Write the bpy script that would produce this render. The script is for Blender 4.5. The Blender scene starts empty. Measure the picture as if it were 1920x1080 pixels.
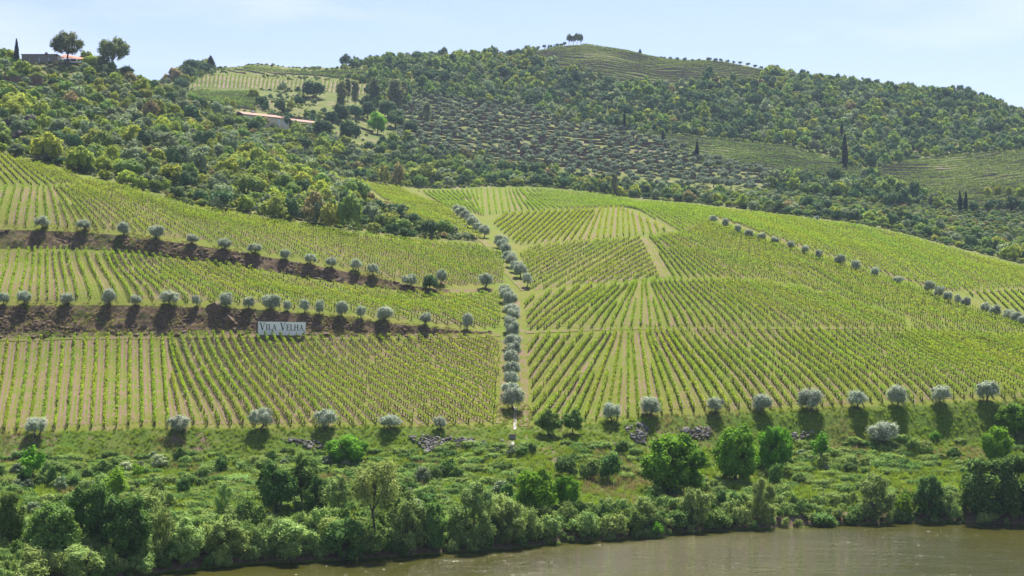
import bpy, math, random
import numpy as np
from mathutils import Vector

# ------------------------------------------------------------------ camera, sky, sun, exposure
F, HOR, CAMZ = 2800.0, 620.0, 30.0          # focal length in photo pixels, horizon row, eye height over the river
scene = bpy.context.scene
cam_d = bpy.data.cameras.new('camera'); cam = bpy.data.objects.new('camera', cam_d)
scene.collection.objects.link(cam); scene.camera = cam
cam.location = (0, 0, CAMZ); cam.rotation_euler = (math.radians(90), 0, 0)
cam_d.sensor_width = 36.0; cam_d.lens = F / 1920 * 36.0
cam_d.shift_y = (HOR - 540.0) / 1920.0
cam_d.clip_start = 0.5; cam_d.clip_end = 6000

SUN_AZ, SUN_EL = math.radians(10), math.radians(61)
sun_vec = Vector((math.sin(SUN_AZ) * math.cos(SUN_EL), math.cos(SUN_AZ) * math.cos(SUN_EL), math.sin(SUN_EL)))
world = bpy.data.worlds.new('World'); scene.world = world; world.use_nodes = True
wn, wl = world.node_tree.nodes, world.node_tree.links
wn.clear()
wo = wn.new('ShaderNodeOutputWorld'); bg = wn.new('ShaderNodeBackground'); sky = wn.new('ShaderNodeTexSky')
sky.sky_type = 'NISHITA'; sky.sun_disc = False; sky.sun_elevation = SUN_EL; sky.sun_rotation = SUN_AZ
sky.altitude = 100; sky.air_density = 1.0; sky.dust_density = 0.8; sky.ozone_density = 2.4
bg.inputs['Strength'].default_value = 0.07
# thin high cirrus spread over the whole sky
tc = wn.new('ShaderNodeTexCoord'); mp = wn.new('ShaderNodeMapping'); nz = wn.new('ShaderNodeTexNoise')
mp.inputs['Scale'].default_value = (1.5, 1.5, 7.0); mp.inputs['Location'].default_value = (0.35, 0.0, 0.1)
nz.inputs['Scale'].default_value = 2.2; nz.inputs['Detail'].default_value = 7; nz.inputs['Roughness'].default_value = 0.55
cr = wn.new('ShaderNodeMapRange'); cr.inputs['From Min'].default_value = 0.5; cr.inputs['From Max'].default_value = 0.8
cr.inputs['To Max'].default_value = 0.3; cr.clamp = True
mx = wn.new('ShaderNodeMixRGB'); mx.inputs[2].default_value = (9.2, 9.6, 10.2, 1)
wl.new(tc.outputs['Generated'], mp.inputs['Vector']); wl.new(mp.outputs['Vector'], nz.inputs['Vector'])
wl.new(nz.outputs['Fac'], cr.inputs['Value']); wl.new(cr.outputs['Result'], mx.inputs[0])
wl.new(sky.outputs['Color'], mx.inputs[1]); tn = wn.new('ShaderNodeMixRGB'); tn.blend_type = 'MULTIPLY'; tn.inputs[0].default_value = 1.0; tn.inputs[2].default_value = (1.11, .985, 1.06, 1)
wl.new(mx.outputs[0], tn.inputs[1]); wl.new(tn.outputs[0], bg.inputs['Color']); wl.new(bg.outputs[0], wo.inputs[0])

sun_d = bpy.data.lights.new('sun', 'SUN'); sun = bpy.data.objects.new('sun', sun_d); scene.collection.objects.link(sun)
sun_d.energy = 5.0; sun_d.angle = math.radians(0.53); sun_d.color = (1.0, 0.955, 0.88)
sun.rotation_euler = sun_vec.to_track_quat('Z', 'Y').to_euler(); sun.location = (100, 400, 500)
vs = scene.view_settings
vs.view_transform = 'Standard'; vs.look = 'None'; vs.exposure = 1.18; vs.gamma = 1.0; vs.use_curve_mapping = False
scene.cycles.max_bounces = 5; scene.cycles.diffuse_bounces = 3; scene.cycles.glossy_bounces = 2
scene.cycles.transmission_bounces = 3; scene.cycles.volume_bounces = 0; scene.cycles.transparent_max_bounces = 4
scene.cycles.caustics_reflective = False; scene.cycles.caustics_refractive = False
scene.cycles.use_denoising = True

COL = scene.collection
rng = np.random.default_rng(7); random.seed(7)

# ------------------------------------------------------------------ helpers
def mesh_np(name, V, faces, mats=(), attrs=None, smooth=False, mat_idx=None):
    """faces: (M,k) int array, or a list of such arrays with different k"""
    me = bpy.data.meshes.new(name)
    V = np.asarray(V, np.float32)
    fl = faces if isinstance(faces, list) else [faces]
    fl = [np.asarray(f, np.int32) for f in fl if len(f)]
    me.vertices.add(len(V)); me.vertices.foreach_set('co', V.ravel())
    loops = np.concatenate([f.ravel() for f in fl]); tot = np.concatenate([np.full(len(f), f.shape[1], np.int32) for f in fl])
    me.loops.add(len(loops)); me.loops.foreach_set('vertex_index', loops)
    me.polygons.add(len(tot)); me.polygons.foreach_set('loop_start', np.concatenate([[0], np.cumsum(tot)[:-1]]).astype(np.int32))
    if mat_idx is not None: me.polygons.foreach_set('material_index', np.asarray(mat_idx, np.int32))
    me.polygons.foreach_set('use_smooth', np.full(len(tot), smooth, bool))
    for m in mats: me.materials.append(m)
    for k, a in (attrs or {}).items():
        at = me.attributes.new(k, 'FLOAT', 'POINT'); at.data.foreach_set('value', np.asarray(a, np.float32))
    me.update(calc_edges=True)
    return me

def link(name, me, parent=None, label=None, cat=None, group=None, kind=None):
    o = bpy.data.objects.new(name, me); COL.objects.link(o)
    if parent is not None: o.parent = parent
    if label: o['label'] = label
    if cat: o['category'] = cat
    if group: o['group'] = group
    if kind: o['kind'] = kind
    return o

class MB:                                   # small mesh builder
    def __init__(s): s.v = []; s.f = []
    def box(s, c, d, rot=0.0, taper=1.0):
        cx, cy, cz = c; n = len(s.v); ca, sa = math.cos(rot), math.sin(rot)
        for z, k in ((-.5, 1), (.5, taper)):
            for a, b in ((-.5, -.5), (.5, -.5), (.5, .5), (-.5, .5)):
                x, y = a * d[0] * k, b * d[1] * k
                s.v.append((cx + x * ca - y * sa, cy + x * sa + y * ca, cz + z * d[2]))
        s.f += [tuple(n + i for i in q) for q in ((3, 2, 1, 0), (4, 5, 6, 7), (0, 1, 5, 4), (1, 2, 6, 5), (2, 3, 7, 6), (3, 0, 4, 7))]
    def tube(s, pts, rad, k=6):
        n0 = len(s.v); pts = [Vector(p) for p in pts]
        for i, p in enumerate(pts):
            d = (pts[min(i + 1, len(pts) - 1)] - pts[max(i - 1, 0)]).normalized()
            a = d.orthogonal().normalized(); b = d.cross(a)
            for j in range(k):
                t = 2 * math.pi * j / k
                s.v.append(tuple(p + (a * math.cos(t) + b * math.sin(t)) * rad[i]))
        for i in range(len(pts) - 1):
            for j in range(k):
                q = n0 + i * k
                s.f.append((q + j, q + (j + 1) % k, q + k + (j + 1) % k, q + k + j))
        s.f.append(tuple(n0 + (len(pts) - 1) * k + j for j in range(k)))
    def poly_prism(s, pts, y0, y1):         # outline in x,z extruded along y
        n = len(s.v); k = len(pts)
        for y in (y0, y1):
            for x, z in pts: s.v.append((x, y, z))
        s.f.append(tuple(n + i for i in range(k))); s.f.append(tuple(n + k + i for i in reversed(range(k))))
        for i in range(k): j = (i + 1) % k; s.f.append((n + i, n + k + i, n + k + j, n + j))
    def mesh(s, name, mat, smooth=False):
        me = bpy.data.meshes.new(name); me.from_pydata(s.v, [], s.f)
        me.materials.append(mat); me.update()
        if smooth: me.polygons.foreach_set('use_smooth', np.ones(len(me.polygons), bool))
        return me

def vnoise(x, y, seed=0):
    xi = np.floor(x).astype(np.int64); yi = np.floor(y).astype(np.int64)
    fx = x - xi; fy = y - yi; fx = fx * fx * (3 - 2 * fx); fy = fy * fy * (3 - 2 * fy)
    def h(a, b):
        n = (a * 374761393 + b * 668265263 + seed * 974711) & 0x7fffffff
        n = ((n ^ (n >> 13)) * 1274126177) & 0x7fffffff
        return ((n ^ (n >> 16)) & 0xffff) / 65535.0
    a = h(xi, yi); b = h(xi + 1, yi); c = h(xi, yi + 1); d = h(xi + 1, yi + 1)
    return (a + (b - a) * fx) * (1 - fy) + (c + (d - c) * fx) * fy
def fbm(x, y, scale, oct=4, seed=0):
    t = 0; a = 1; n = 0
    for i in range(oct):
        t = t + a * (vnoise(x / scale * 2 ** i + 17.3 * i, y / scale * 2 ** i + 5.1 * i, seed + i) - .5) * 2; n += a; a *= .5
    return t / n

# ------------------------------------------------------------------ materials
def node_mat(name):
    m = bpy.data.materials.new(name); m.use_nodes = True
    n, l = m.node_tree.nodes, m.node_tree.links; n.clear()
    out = n.new('ShaderNodeOutputMaterial')
    return m, n, l, out
def c4(c): return (c[0], c[1], c[2], 1)
def mixc(n, l, fac, a, b, typ='MIX'):
    x = n.new('ShaderNodeMixRGB'); x.blend_type = typ
    for i, v in ((0, fac), (1, a), (2, b)):
        if isinstance(v, bpy.types.NodeSocket): l.new(v, x.inputs[i])
        elif isinstance(v, (int, float)): x.inputs[i].default_value = v
        else: x.inputs[i].default_value = c4(v)
    return x.outputs[0]
def math_n(n, l, op, a, b=0.0, clamp=False):
    x = n.new('ShaderNodeMath'); x.operation = op; x.use_clamp = clamp
    for i, v in ((0, a), (1, b)):
        if isinstance(v, bpy.types.NodeSocket): l.new(v, x.inputs[i])
        else: x.inputs[i].default_value = v
    return x.outputs[0]
def noise_n(n, l, vec, scale, detail=4, rough=.55):
    x = n.new('ShaderNodeTexNoise'); x.inputs['Scale'].default_value = scale
    x.inputs['Detail'].default_value = detail; x.inputs['Roughness'].default_value = rough
    l.new(vec, x.inputs['Vector']); return x.outputs['Fac']
def ramp01(n, l, v, lo, hi):
    x = n.new('ShaderNodeMapRange'); x.inputs['From Min'].default_value = lo; x.inputs['From Max'].default_value = hi
    x.clamp = True; l.new(v, x.inputs['Value']); return x.outputs['Result']

def leaf_mat(name, dark, light, transl=.38, tint=(1.0, 1.0, .55), var=.3, gain=1.75):
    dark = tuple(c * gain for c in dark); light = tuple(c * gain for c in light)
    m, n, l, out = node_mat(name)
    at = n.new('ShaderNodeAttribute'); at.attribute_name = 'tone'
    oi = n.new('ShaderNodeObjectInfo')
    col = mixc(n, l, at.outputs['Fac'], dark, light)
    k = math_n(n, l, 'MULTIPLY_ADD', oi.outputs['Random'], 2 * var); k.node.inputs[2].default_value = 1 - var
    hs = n.new('ShaderNodeHueSaturation'); l.new(col, hs.inputs['Color']); l.new(k, hs.inputs['Value'])
    h = math_n(n, l, 'MULTIPLY', oi.outputs['Random'], 7.31); h = math_n(n, l, 'FRACT', h)
    h = math_n(n, l, 'MULTIPLY_ADD', h, .035); h.node.inputs[2].default_value = .4825
    l.new(h, hs.inputs['Hue'])
    bs = n.new('ShaderNodeBsdfPrincipled'); l.new(hs.outputs[0], bs.inputs['Base Color'])
    bs.inputs['Roughness'].default_value = .85; bs.inputs['Specular IOR Level'].default_value = .08
    tr = n.new('ShaderNodeBsdfTranslucent')
    tcx = mixc(n, l, 1.0, hs.outputs[0], (1.25 * tint[0], 1.25 * tint[1], 1.25 * tint[2]), 'MULTIPLY'); l.new(tcx, tr.inputs['Color'])
    ms = n.new('ShaderNodeMixShader'); ms.inputs[0].default_value = transl * .7
    l.new(bs.outputs[0], ms.inputs[1]); l.new(tr.outputs[0], ms.inputs[2]); l.new(ms.outputs[0], out.inputs[0])
    return m

def ground_mat(name, g1, g2, g3, s1, s2, fine=1.6, coarse=.06, bump=.25, bias=0.0):
    """vegetation colours g1..g3 and bare-soil colours s1,s2 mixed by the 'soil' attribute broken up with noise"""
    m, n, l, out = node_mat(name)
    tcn = n.new('ShaderNodeTexCoord'); v = tcn.outputs['Object']
    at = n.new('ShaderNodeAttribute'); at.attribute_name = 'soil'
    a = noise_n(n, l, v, coarse, 3); b = noise_n(n, l, v, fine * .28, 5, .6); c = noise_n(n, l, v, fine, 4, .65); d = noise_n(n, l, v, fine * 3.1, 3, .7)
    gcol = mixc(n, l, ramp01(n, l, b, .35, .65), g1, g2); gcol = mixc(n, l, ramp01(n, l, a, .45, .68), gcol, g3)
    gcol = mixc(n, l, math_n(n, l, 'MULTIPLY', ramp01(n, l, d, .5, .75), .35), gcol, tuple(x * .45 for x in g1))
    scol = mixc(n, l, ramp01(n, l, c, .3, .7), s1, s2)
    mm = math_n(n, l, 'ADD', math_n(n, l, 'MULTIPLY', math_n(n, l, 'SUBTRACT', b, .5), 1.5), math_n(n, l, 'MULTIPLY', math_n(n, l, 'SUBTRACT', c, .5), 1.1))
    f = math_n(n, l, 'ADD', at.outputs['Fac'], mm); f = ramp01(n, l, f, .42 + bias, .62 + bias)
    col = mixc(n, l, f, gcol, scol)
    bs = n.new('ShaderNodeBsdfPrincipled'); l.new(col, bs.inputs['Base Color'])
    bs.inputs['Roughness'].default_value = .95; bs.inputs['Specular IOR Level'].default_value = .1
    bp = n.new('ShaderNodeBump'); bp.inputs['Strength'].default_value = bump; bp.inputs['Distance'].default_value = .6
    l.new(math_n(n, l, 'ADD', c, d), bp.inputs['Height']); l.new(bp.outputs[0], bs.inputs['Normal'])
    l.new(bs.outputs[0], out.inputs[0]); return m

def plain_mat(name, c1, c2, scale=3.0, rough=.8, bump=0.0, spec=.3):
    m, n, l, out = node_mat(name)
    tcn = n.new('ShaderNodeTexCoord'); f = noise_n(n, l, tcn.outputs['Object'], scale, 5, .6)
    bs = n.new('ShaderNodeBsdfPrincipled'); l.new(mixc(n, l, ramp01(n, l, f, .3, .7), c1, c2), bs.inputs['Base Color'])
    bs.inputs['Roughness'].default_value = rough; bs.inputs['Specular IOR Level'].default_value = spec
    if bump:
        bp = n.new('ShaderNodeBump'); bp.inputs['Strength'].default_value = bump; bp.inputs['Distance'].default_value = .1
        l.new(f, bp.inputs['Height']); l.new(bp.outputs[0], bs.inputs['Normal'])
    l.new(bs.outputs[0], out.inputs[0]); return m

GR = dict(g1=(.120, .142, .018), g2=(.162, .160, .031), g3=(.112, .155, .014))
M = {}
M['field'] = ground_mat('field_ground', GR['g1'], GR['g2'], GR['g3'], (.135, .092, .058), (.22, .158, .104))
M['bank'] = ground_mat('bank_ground', (.075, .125, .014), (.13, .155, .028), (.08, .15, .012), (.12, .085, .05), (.2, .15, .095), fine=1.3, bump=.6)
M['terrace'] = ground_mat('terrace_earth', (.10, .105, .03), (.15, .145, .05), (.09, .11, .025), (.088, .058, .034), (.24, .17, .107), fine=1.7, bump=1.0)
M['scrub'] = ground_mat('scrub_ground', (.095, .11, .03), (.15, .15, .05), (.15, .165, .036), (.12, .085, .055), (.18, .135, .095), fine=.6, coarse=.03, bump=.6)
M['far'] = ground_mat('far_ground', (.10, .125, .024), (.14, .15, .034), (.085, .115, .022), (.16, .115, .083), (.23, .175, .135), fine=.4, coarse=.02, bump=.3)
M['path'] = plain_mat('path_soil', (.26, .19, .135), (.38, .29, .215), .8, .95, .2, .1)
M['bark'] = plain_mat('bark', (.05, .038, .028), (.11, .088, .068), 6, .9, .4, .2)
M['bark_pale'] = plain_mat('bark_pale', (.14, .12, .10), (.26, .235, .2), 5, .9, .3, .2)
M['post'] = plain_mat('post_wood', (.06, .05, .04), (.13, .11, .09), 9, .9, .2, .2)
M['stone'] = plain_mat('loose_stone', (.06, .055, .052), (.26, .24, .22), 1.6, .9, .5, .2)
M['slate'] = plain_mat('slate_rock', (.035, .03, .03), (.10, .082, .07), .5, .9, .8, .2)
M['wall_stone'] = plain_mat('dry_stone', (.085, .058, .04), (.19, .135, .09), 1.1, .95, .7, .15)
M['white'] = plain_mat('white_board', (.78, .78, .78), (.84, .84, .83), .7, .6, 0, .3)
M['black'] = plain_mat('black_paint', (.012, .013, .02), (.02, .02, .028), 2, .6)
M['concrete'] = plain_mat('pale_concrete', (.26, .24, .21), (.42, .39, .35), 1.5, .9, .2)
M['render_cream'] = plain_mat('cream_render', (.50, .43, .31), (.58, .50, .38), .6, .9)
M['render_white'] = plain_mat('white_render', (.68, .68, .68), (.78, .78, .77), .6, .9)
M['schist'] = plain_mat('schist_wall', (.16, .14, .125), (.30, .265, .235), 1.6, .95, .6)
M['tile'] = plain_mat('clay_tile', (.27, .15, .105), (.40, .25, .19), 2.5, .85, .3)
M['canopy_cloth'] = plain_mat('rust_canopy', (.42, .13, .055), (.5, .17, .08), 1.5, .8)
M['glass'] = plain_mat('window_glass', (.10, .14, .2), (.16, .2, .27), 1, .08, 0, .8)
M['shutter'] = plain_mat('pale_blue_shutter', (.42, .52, .62), (.5, .6, .7), 1, .7)
LM = {
 'olive': leaf_mat('olive_leaf', (.09, .105, .072), (.235, .262, .20), .32, (1, 1, .85), .12, gain=2.5),
 'olive_far': leaf_mat('olive_leaf_far', (.055, .075, .048), (.16, .19, .13), .25, (1, 1, .7), .15, gain=2.15),
 'bright': leaf_mat('spring_leaf', (.085, .112, .016), (.205, .235, .036), .42, var=.22, gain=2.25),
 'mid': leaf_mat('mid_leaf', (.045, .074, .018), (.125, .165, .038), .38, var=.22, gain=2.75),
 'dark': leaf_mat('evergreen_leaf', (.020, .040, .016), (.06, .092, .034), .22, gain=2.75),
 'grey': leaf_mat('grey_scrub_leaf', (.06, .078, .04), (.15, .175, .09), .28, (1, 1, .7), gain=2.75),
 'rust': leaf_mat('rusty_leaf', (.075, .068, .028), (.165, .13, .06), .35, var=.2, gain=2.75),
 'yellow': leaf_mat('yellow_leaf', (.085, .10, .02), (.2, .21, .05), .4, var=.2, gain=2.25),
 'lime': leaf_mat('lime_leaf', (.085, .16, .01), (.2, .33, .022), .45, (1, 1, .4), .1),
 'vine': leaf_mat('vine_leaf', (.075, .122, .011), (.275, .345, .038), .38, (.97, 1, .4), .12, 1.6),
 'ash': leaf_mat('ash_leaf', (.045, .105, .008), (.125, .24, .018), .42, (1, 1, .35), .12),
 'willow': leaf_mat('willow_leaf', (.065, .10, .024), (.22, .275, .085), .35, (1, 1, .6), .2, gain=2.15),
 'alder': leaf_mat('alder_leaf', (.03, .06, .012), (.10, .16, .035), .3, (1, 1, .5), .25, gain=2.1),
 'walnut': leaf_mat('walnut_leaf', (.03, .06, .012), (.085, .145, .028), .3, gain=2.1),
 'cypress': leaf_mat('cypress_leaf', (.012, .024, .01), (.035, .055, .022), .1, gain=1.0),
 'euca': leaf_mat('eucalyptus_leaf', (.05, .065, .03), (.15, .165, .075), .3),
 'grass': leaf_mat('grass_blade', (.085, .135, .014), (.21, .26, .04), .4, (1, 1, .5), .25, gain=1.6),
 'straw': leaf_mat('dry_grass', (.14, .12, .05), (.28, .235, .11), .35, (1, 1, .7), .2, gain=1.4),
}
# water: silty olive-brown river with wind ripples
m, n, l, out = node_mat('river_water'); M['water'] = m
tcn = n.new('ShaderNodeTexCoord'); mpn = n.new('ShaderNodeMapping'); mpn.inputs['Scale'].default_value = (.45, 1.25, 1.0)
l.new(tcn.outputs['Object'], mpn.inputs['Vector']); v = mpn.outputs['Vector']
w1 = noise_n(n, l, v, .3, 4, .7); w2 = noise_n(n, l, v, 1.3, 3, .7); w3 = noise_n(n, l, v, .06, 3, .5)
bs = n.new('ShaderNodeBsdfPrincipled')
l.new(mixc(n, l, ramp01(n, l, w3, .35, .65), (.040, .041, .006), (.058, .055, .010)), bs.inputs['Base Color'])
bs.inputs['Roughness'].default_value = .07; bs.inputs['IOR'].default_value = 1.33
bp = n.new('ShaderNodeBump'); bp.inputs['Strength'].default_value = 1.0; bp.inputs['Distance'].default_value = .65; bs.inputs['Specular IOR Level'].default_value = .12
l.new(math_n(n, l, 'ADD', w1, math_n(n, l, 'MULTIPLY', w2, .35)), bp.inputs['Height']); l.new(bp.outputs[0], bs.inputs['Normal'])
l.new(bs.outputs[0], out.inputs[0])

# ------------------------------------------------------------------ terrain: a loft through ordered contour lines
NC = 641
PX = np.linspace(-200, 2120, NC); UU = (PX - 960) / F
def ln(pts, sm=6):
    a = np.interp(PX, [p[0] for p in pts], [p[1] for p in pts])
    if sm:
        k = np.exp(-.5 * (np.arange(-3 * sm, 3 * sm + 1) / sm) ** 2); k /= k.sum()
        a = np.convolve(np.pad(a, 3 * sm, mode='edge'), k, 'valid')
    return a
def zpy(py, Y): return CAMZ + (HOR - py) / F * Y
shore_py = ln([(-200, 1120), (0, 1112), (180, 1096), (300, 1075), (480, 1058), (620, 1053), (720, 1046), (860, 1036), (960, 1029), (1060, 1017), (1240, 1009), (1270, 1000), (1440, 992), (1560, 986), (1700, 980), (1920, 984), (2120, 990)], 4)
LY, LZ = [], []
def add(Y, Z): LY.append(Y); LZ.append(Z)
Ysh = CAMZ * F / (shore_py - HOR)
Y5 = ln([(-200, 258), (0, 260), (480, 264), (960, 268), (1200, 272), (1440, 279), (1920, 290), (2120, 294)])
p5 = ln([(-200, 822), (0, 815), (240, 806), (480, 803), (720, 800), (930, 799), (1000, 802), (1130, 793), (1300, 778), (1440, 772), (1600, 764), (1760, 757), (1920, 751), (2120, 745)])
Y4 = Y5 - ln([(-200, 9), (860, 9), (960, 16), (1080, 14), (1200, 9), (2120, 9)])
p4 = ln([(-200, 880), (0, 868), (480, 862), (720, 856), (960, 848), (1200, 846), (1440, 842), (1920, 832), (2120, 825)])
add(np.full(NC, 20.), np.full(NC, -4.)); add(Ysh - 6, np.full(NC, -1.6)); add(Ysh, np.full(NC, -.12))
add(Ysh + 2.2, np.full(NC, 1.5)); add(Ysh + .5 * (Y4 - Ysh), 1.6 + .42 * (zpy(p4, Y4) - 1.6)); add(Y4, zpy(p4, Y4)); add(Y5, zpy(p5, Y5))
Y6 = ln([(-200, 302), (0, 304), (480, 308), (940, 316), (1200, 322), (1440, 334), (1920, 345), (2120, 350)])
p6 = ln([(-200, 640), (0, 634), (240, 630), (480, 627), (640, 630), (800, 630), (940, 627), (1000, 622), (1200, 617), (1440, 616), (1700, 620), (1920, 630), (2120, 640)])
p7 = ln([(-200, 572), (0, 572), (240, 572), (450, 578), (600, 590), (760, 608), (880, 621), (940, 622), (1000, 616), (1200, 610), (1440, 609), (1700, 613), (1920, 623), (2120, 633)])
Y7 = Y6 + np.maximum(2.2, (p6 - p7) / F * Y6 / .95); add(Y6, zpy(p6, Y6)); add(Y7, zpy(p7, Y7))
Y8 = ln([(-200, 344), (0, 345), (480, 348), (940, 352), (1200, 365), (1440, 385), (1700, 388), (2120, 388)])
p8 = ln([(-200, 468), (0, 466), (200, 468), (400, 490), (560, 518), (700, 540), (800, 550), (940, 546), (1000, 540), (1200, 528), (1440, 524), (1700, 553), (1920, 590), (2120, 620)])
p9 = ln([(-200, 428), (0, 430), (200, 438), (330, 453), (450, 472), (600, 500), (700, 520), (780, 539), (860, 543), (940, 541), (1000, 536), (1200, 524.5), (1440, 521), (1700, 550), (1920, 587.5), (2120, 618)])
Y9 = Y8 + np.maximum(2.0, (p8 - p9) / F * Y8 / .95); add(Y8, zpy(p8, Y8)); add(Y9, zpy(p9, Y9))
Y10 = ln([(-200, 430), (0, 425), (240, 415), (480, 405), (700, 400), (900, 418), (1200, 430), (1440, 450), (2120, 450)])
p10 = ln([(-200, 250), (0, 288), (120, 318), (240, 350), (360, 388), (480, 405), (600, 425), (700, 440), (780, 450), (900, 456), (980, 458), (1200, 443), (1440, 445), (1700, 490), (1920, 530), (2120, 565)])
add(Y10, zpy(p10, Y10))
Y11 = ln([(-200, 485), (0, 480), (240, 480), (480, 470), (700, 480), (960, 520), (1200, 520), (1440, 520), (1700, 500), (1920, 487), (2120, 485)])
p11 = ln([(-200, 215), (0, 245), (240, 285), (480, 340), (700, 387), (860, 398), (960, 400), (1200, 394), (1440, 420), (1700, 465), (1920, 515), (2120, 555)])
add(Y11, zpy(p11, Y11))
Y12 = ln([(-200, 570), (0, 570), (240, 575), (480, 590), (570, 600), (780, 620), (960, 640), (1200, 640), (1440, 610), (1700, 560), (1920, 520), (2120, 505)])
p12 = ln([(-200, 150), (0, 175), (240, 215), (480, 290), (570, 322), (700, 345), (780, 356), (860, 355), (1000, 352), (1100, 362), (1200, 375), (1300, 383), (1400, 395), (1500, 407), (1600, 420), (1700, 440), (1800, 470), (1920, 500), (2120, 548)])
add(Y12, zpy(p12, Y12))
Y13 = ln([(-200, 665), (0, 660), (240, 655), (290, 660), (480, 700), (720, 720), (960, 740), (1200, 740), (1440, 720), (1680, 700), (1920, 680), (2120, 670)])
p13 = ln([(-200, 112), (0, 122), (120, 118), (200, 130), (240, 142), (290, 172), (340, 187), (480, 228), (600, 255), (720, 280), (960, 300), (1200, 320), (1440, 345), (1680, 385), (1920, 405), (2120, 430)], 4)
add(Y13, zpy(p13, Y13))
Y14 = ln([(-200, 760), (240, 770), (480, 850), (720, 870), (960, 900), (1200, 880), (1440, 860), (1680, 840), (1920, 850), (2120, 850)])
p14 = ln([(-200, 185), (0, 185), (240, 190), (300, 190), (360, 182), (480, 168), (600, 175), (720, 195), (960, 200), (1200, 235), (1440, 270), (1680, 312), (1920, 290), (2120, 290)])
add(Y14, zpy(p14, Y14))
Y15 = ln([(-200, 900), (240, 930), (400, 950), (480, 1000), (700, 1040), (960, 1120), (1080, 1150), (1200, 1150), (1440, 1130), (1680, 1100), (1920, 1080), (2120, 1070)])
p15 = ln([(-200, 200), (0, 200), (240, 190), (290, 170), (340, 145), (400, 134), (480, 128), (560, 136), (640, 136), (690, 130), (720, 123), (800, 120), (900, 117), (960, 109), (1040, 100), (1080, 95), (1130, 97), (1200, 112), (1250, 122), (1330, 124), (1400, 132), (1440, 144), (1500, 160), (1560, 167), (1680, 178), (1800, 188), (1860, 208), (1920, 230), (2120, 280)], 2)
add(Y15, zpy(p15, Y15))
add(Y15 + 120, LZ[-1] - 18); add(np.full(NC, 1500.), LZ[-2] - 70)
LY = np.array(LY); LZ = np.array(LZ)                    # line ids: 0,1 bed 2 shore 3 bank top 4 mid 5 toe 6 lip(vines) 7 toeA 8 lipA 9 toeB 10 lipB 11 field3 top 12 13 crest 14 15 16 ridge 17 18
NSUB = [4, 5, 7, 34, 34, 24, 56, 18, 44, 14, 60, 44, 54, 44, 54, 64, 5, 4]
h = np.diff(LY, axis=0); dlt = np.diff(LZ, axis=0) / h
mslope = np.zeros_like(LY); mslope[0] = dlt[0]; mslope[-1] = dlt[-1]
w1 = 2 * h[1:] + h[:-1]; w2 = h[1:] + 2 * h[:-1]
ok = dlt[1:] * dlt[:-1] > 0
with np.errstate(all='ignore'):
    hm = (w1 + w2) / (w1 / dlt[:-1] + w2 / dlt[1:])
mslope[1:-1] = np.where(ok, hm, 0)
gy, gz, gt = [], [], []
for k, nk in enumerate(NSUB):
    for i in range(nk + (1 if k == len(NSUB) - 1 else 0)):
        s = i / nk
        gy.append(LY[k] + s * h[k]); gt.append(k + s)
        if k in (7, 9): gz.append(LZ[k] * (1 - s) + LZ[k + 1] * s); continue
        gz.append((2 * s**3 - 3 * s**2 + 1) * LZ[k] + (s**3 - 2 * s**2 + s) * h[k] * mslope[k] + (-2 * s**3 + 3 * s**2) * LZ[k + 1] + (s**3 - s**2) * h[k] * mslope[k + 1])
GY = np.array(gy); GZ = np.array(gz); GT = np.array(gt); NR = len(GT)
GX = GY * UU[None, :]
T2 = np.repeat(GT[:, None], NC, 1); P2 = np.repeat(PX[None, :], NR, 0)
def bump01(t, a, b, e=.35): return np.clip((t - a) / e + .5, 0, 1) * np.clip((b - t) / e + .5, 0, 1)
scrubby = np.clip((620 - P2) / 120, 0, 1) * bump01(T2, 11.2, 13, .5) + bump01(T2, 13.1, 18, .4)
scrubby = np.clip(scrubby, 0, 1)
GZ = GZ + bump01(T2, 3.1, 6, .4) * (.75 * fbm(GX, GY, 11, 4, 3) + .25 * fbm(GX, GY, 2.5, 3, 5))
GZ = GZ + bump01(T2, 6, 13, .3) * .25 * fbm(GX, GY, 26, 2, 9)
GZ = GZ + scrubby * (1.6 * fbm(GX, GY, 22, 3, 11) + .5 * fbm(GX, GY, 6, 3, 12))
fa = bump01(T2, 7.15, 7.9, .25) * np.clip((900 - P2) / 60, 0, 1); fb = bump01(T2, 9.15, 9.9, .25) * np.clip((800 - P2) / 60, 0, 1)
GY = GY + (fa + fb) * .95 * fbm(GX + GZ * .4, GZ * 1.3, 3.4, 4, 21)
GZ = GZ + (fa + fb) * .6 * fbm(GX, GZ, 2.2, 3, 23)
GX = GY * UU[None, :]
# regular lookup table z(column, Y)
TY0, TDY = 150.0, .5; TN = int((1490 - TY0) / TDY)
TYS = TY0 + np.arange(TN) * TDY
TAB = np.empty((NC, TN), np.float32); TT = np.empty((NC, TN), np.float32)
for c in range(NC):
    yy = np.maximum.accumulate(GY[:, c]); TAB[c] = np.interp(TYS, yy, GZ[:, c]); TT[c] = np.interp(TYS, yy, GT)
def _bil(T, x, y):
    x = np.asarray(x, float); y = np.asarray(y, float)
    c = np.clip((x / y * F + 960 + 200) / 2320 * (NC - 1), 0, NC - 1.001); r = np.clip((y - TY0) / TDY, 0, TN - 1.001)
    ci = c.astype(int); ri = r.astype(int); fc = c - ci; fr = r - ri
    return (T[ci, ri] * (1 - fc) + T[ci + 1, ri] * fc) * (1 - fr) + (T[ci, ri + 1] * (1 - fc) + T[ci + 1, ri + 1] * fc) * fr
def zat(x, y): return _bil(TAB, x, y)
def tat(x, y): return _bil(TT, x, y)
def proj(x, y, z): return 960 + x / y * F, HOR - (z - CAMZ) / y * F
TPY = HOR - (TAB - CAMZ) / TYS[None, :] * F              # picture row of each table cell
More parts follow.
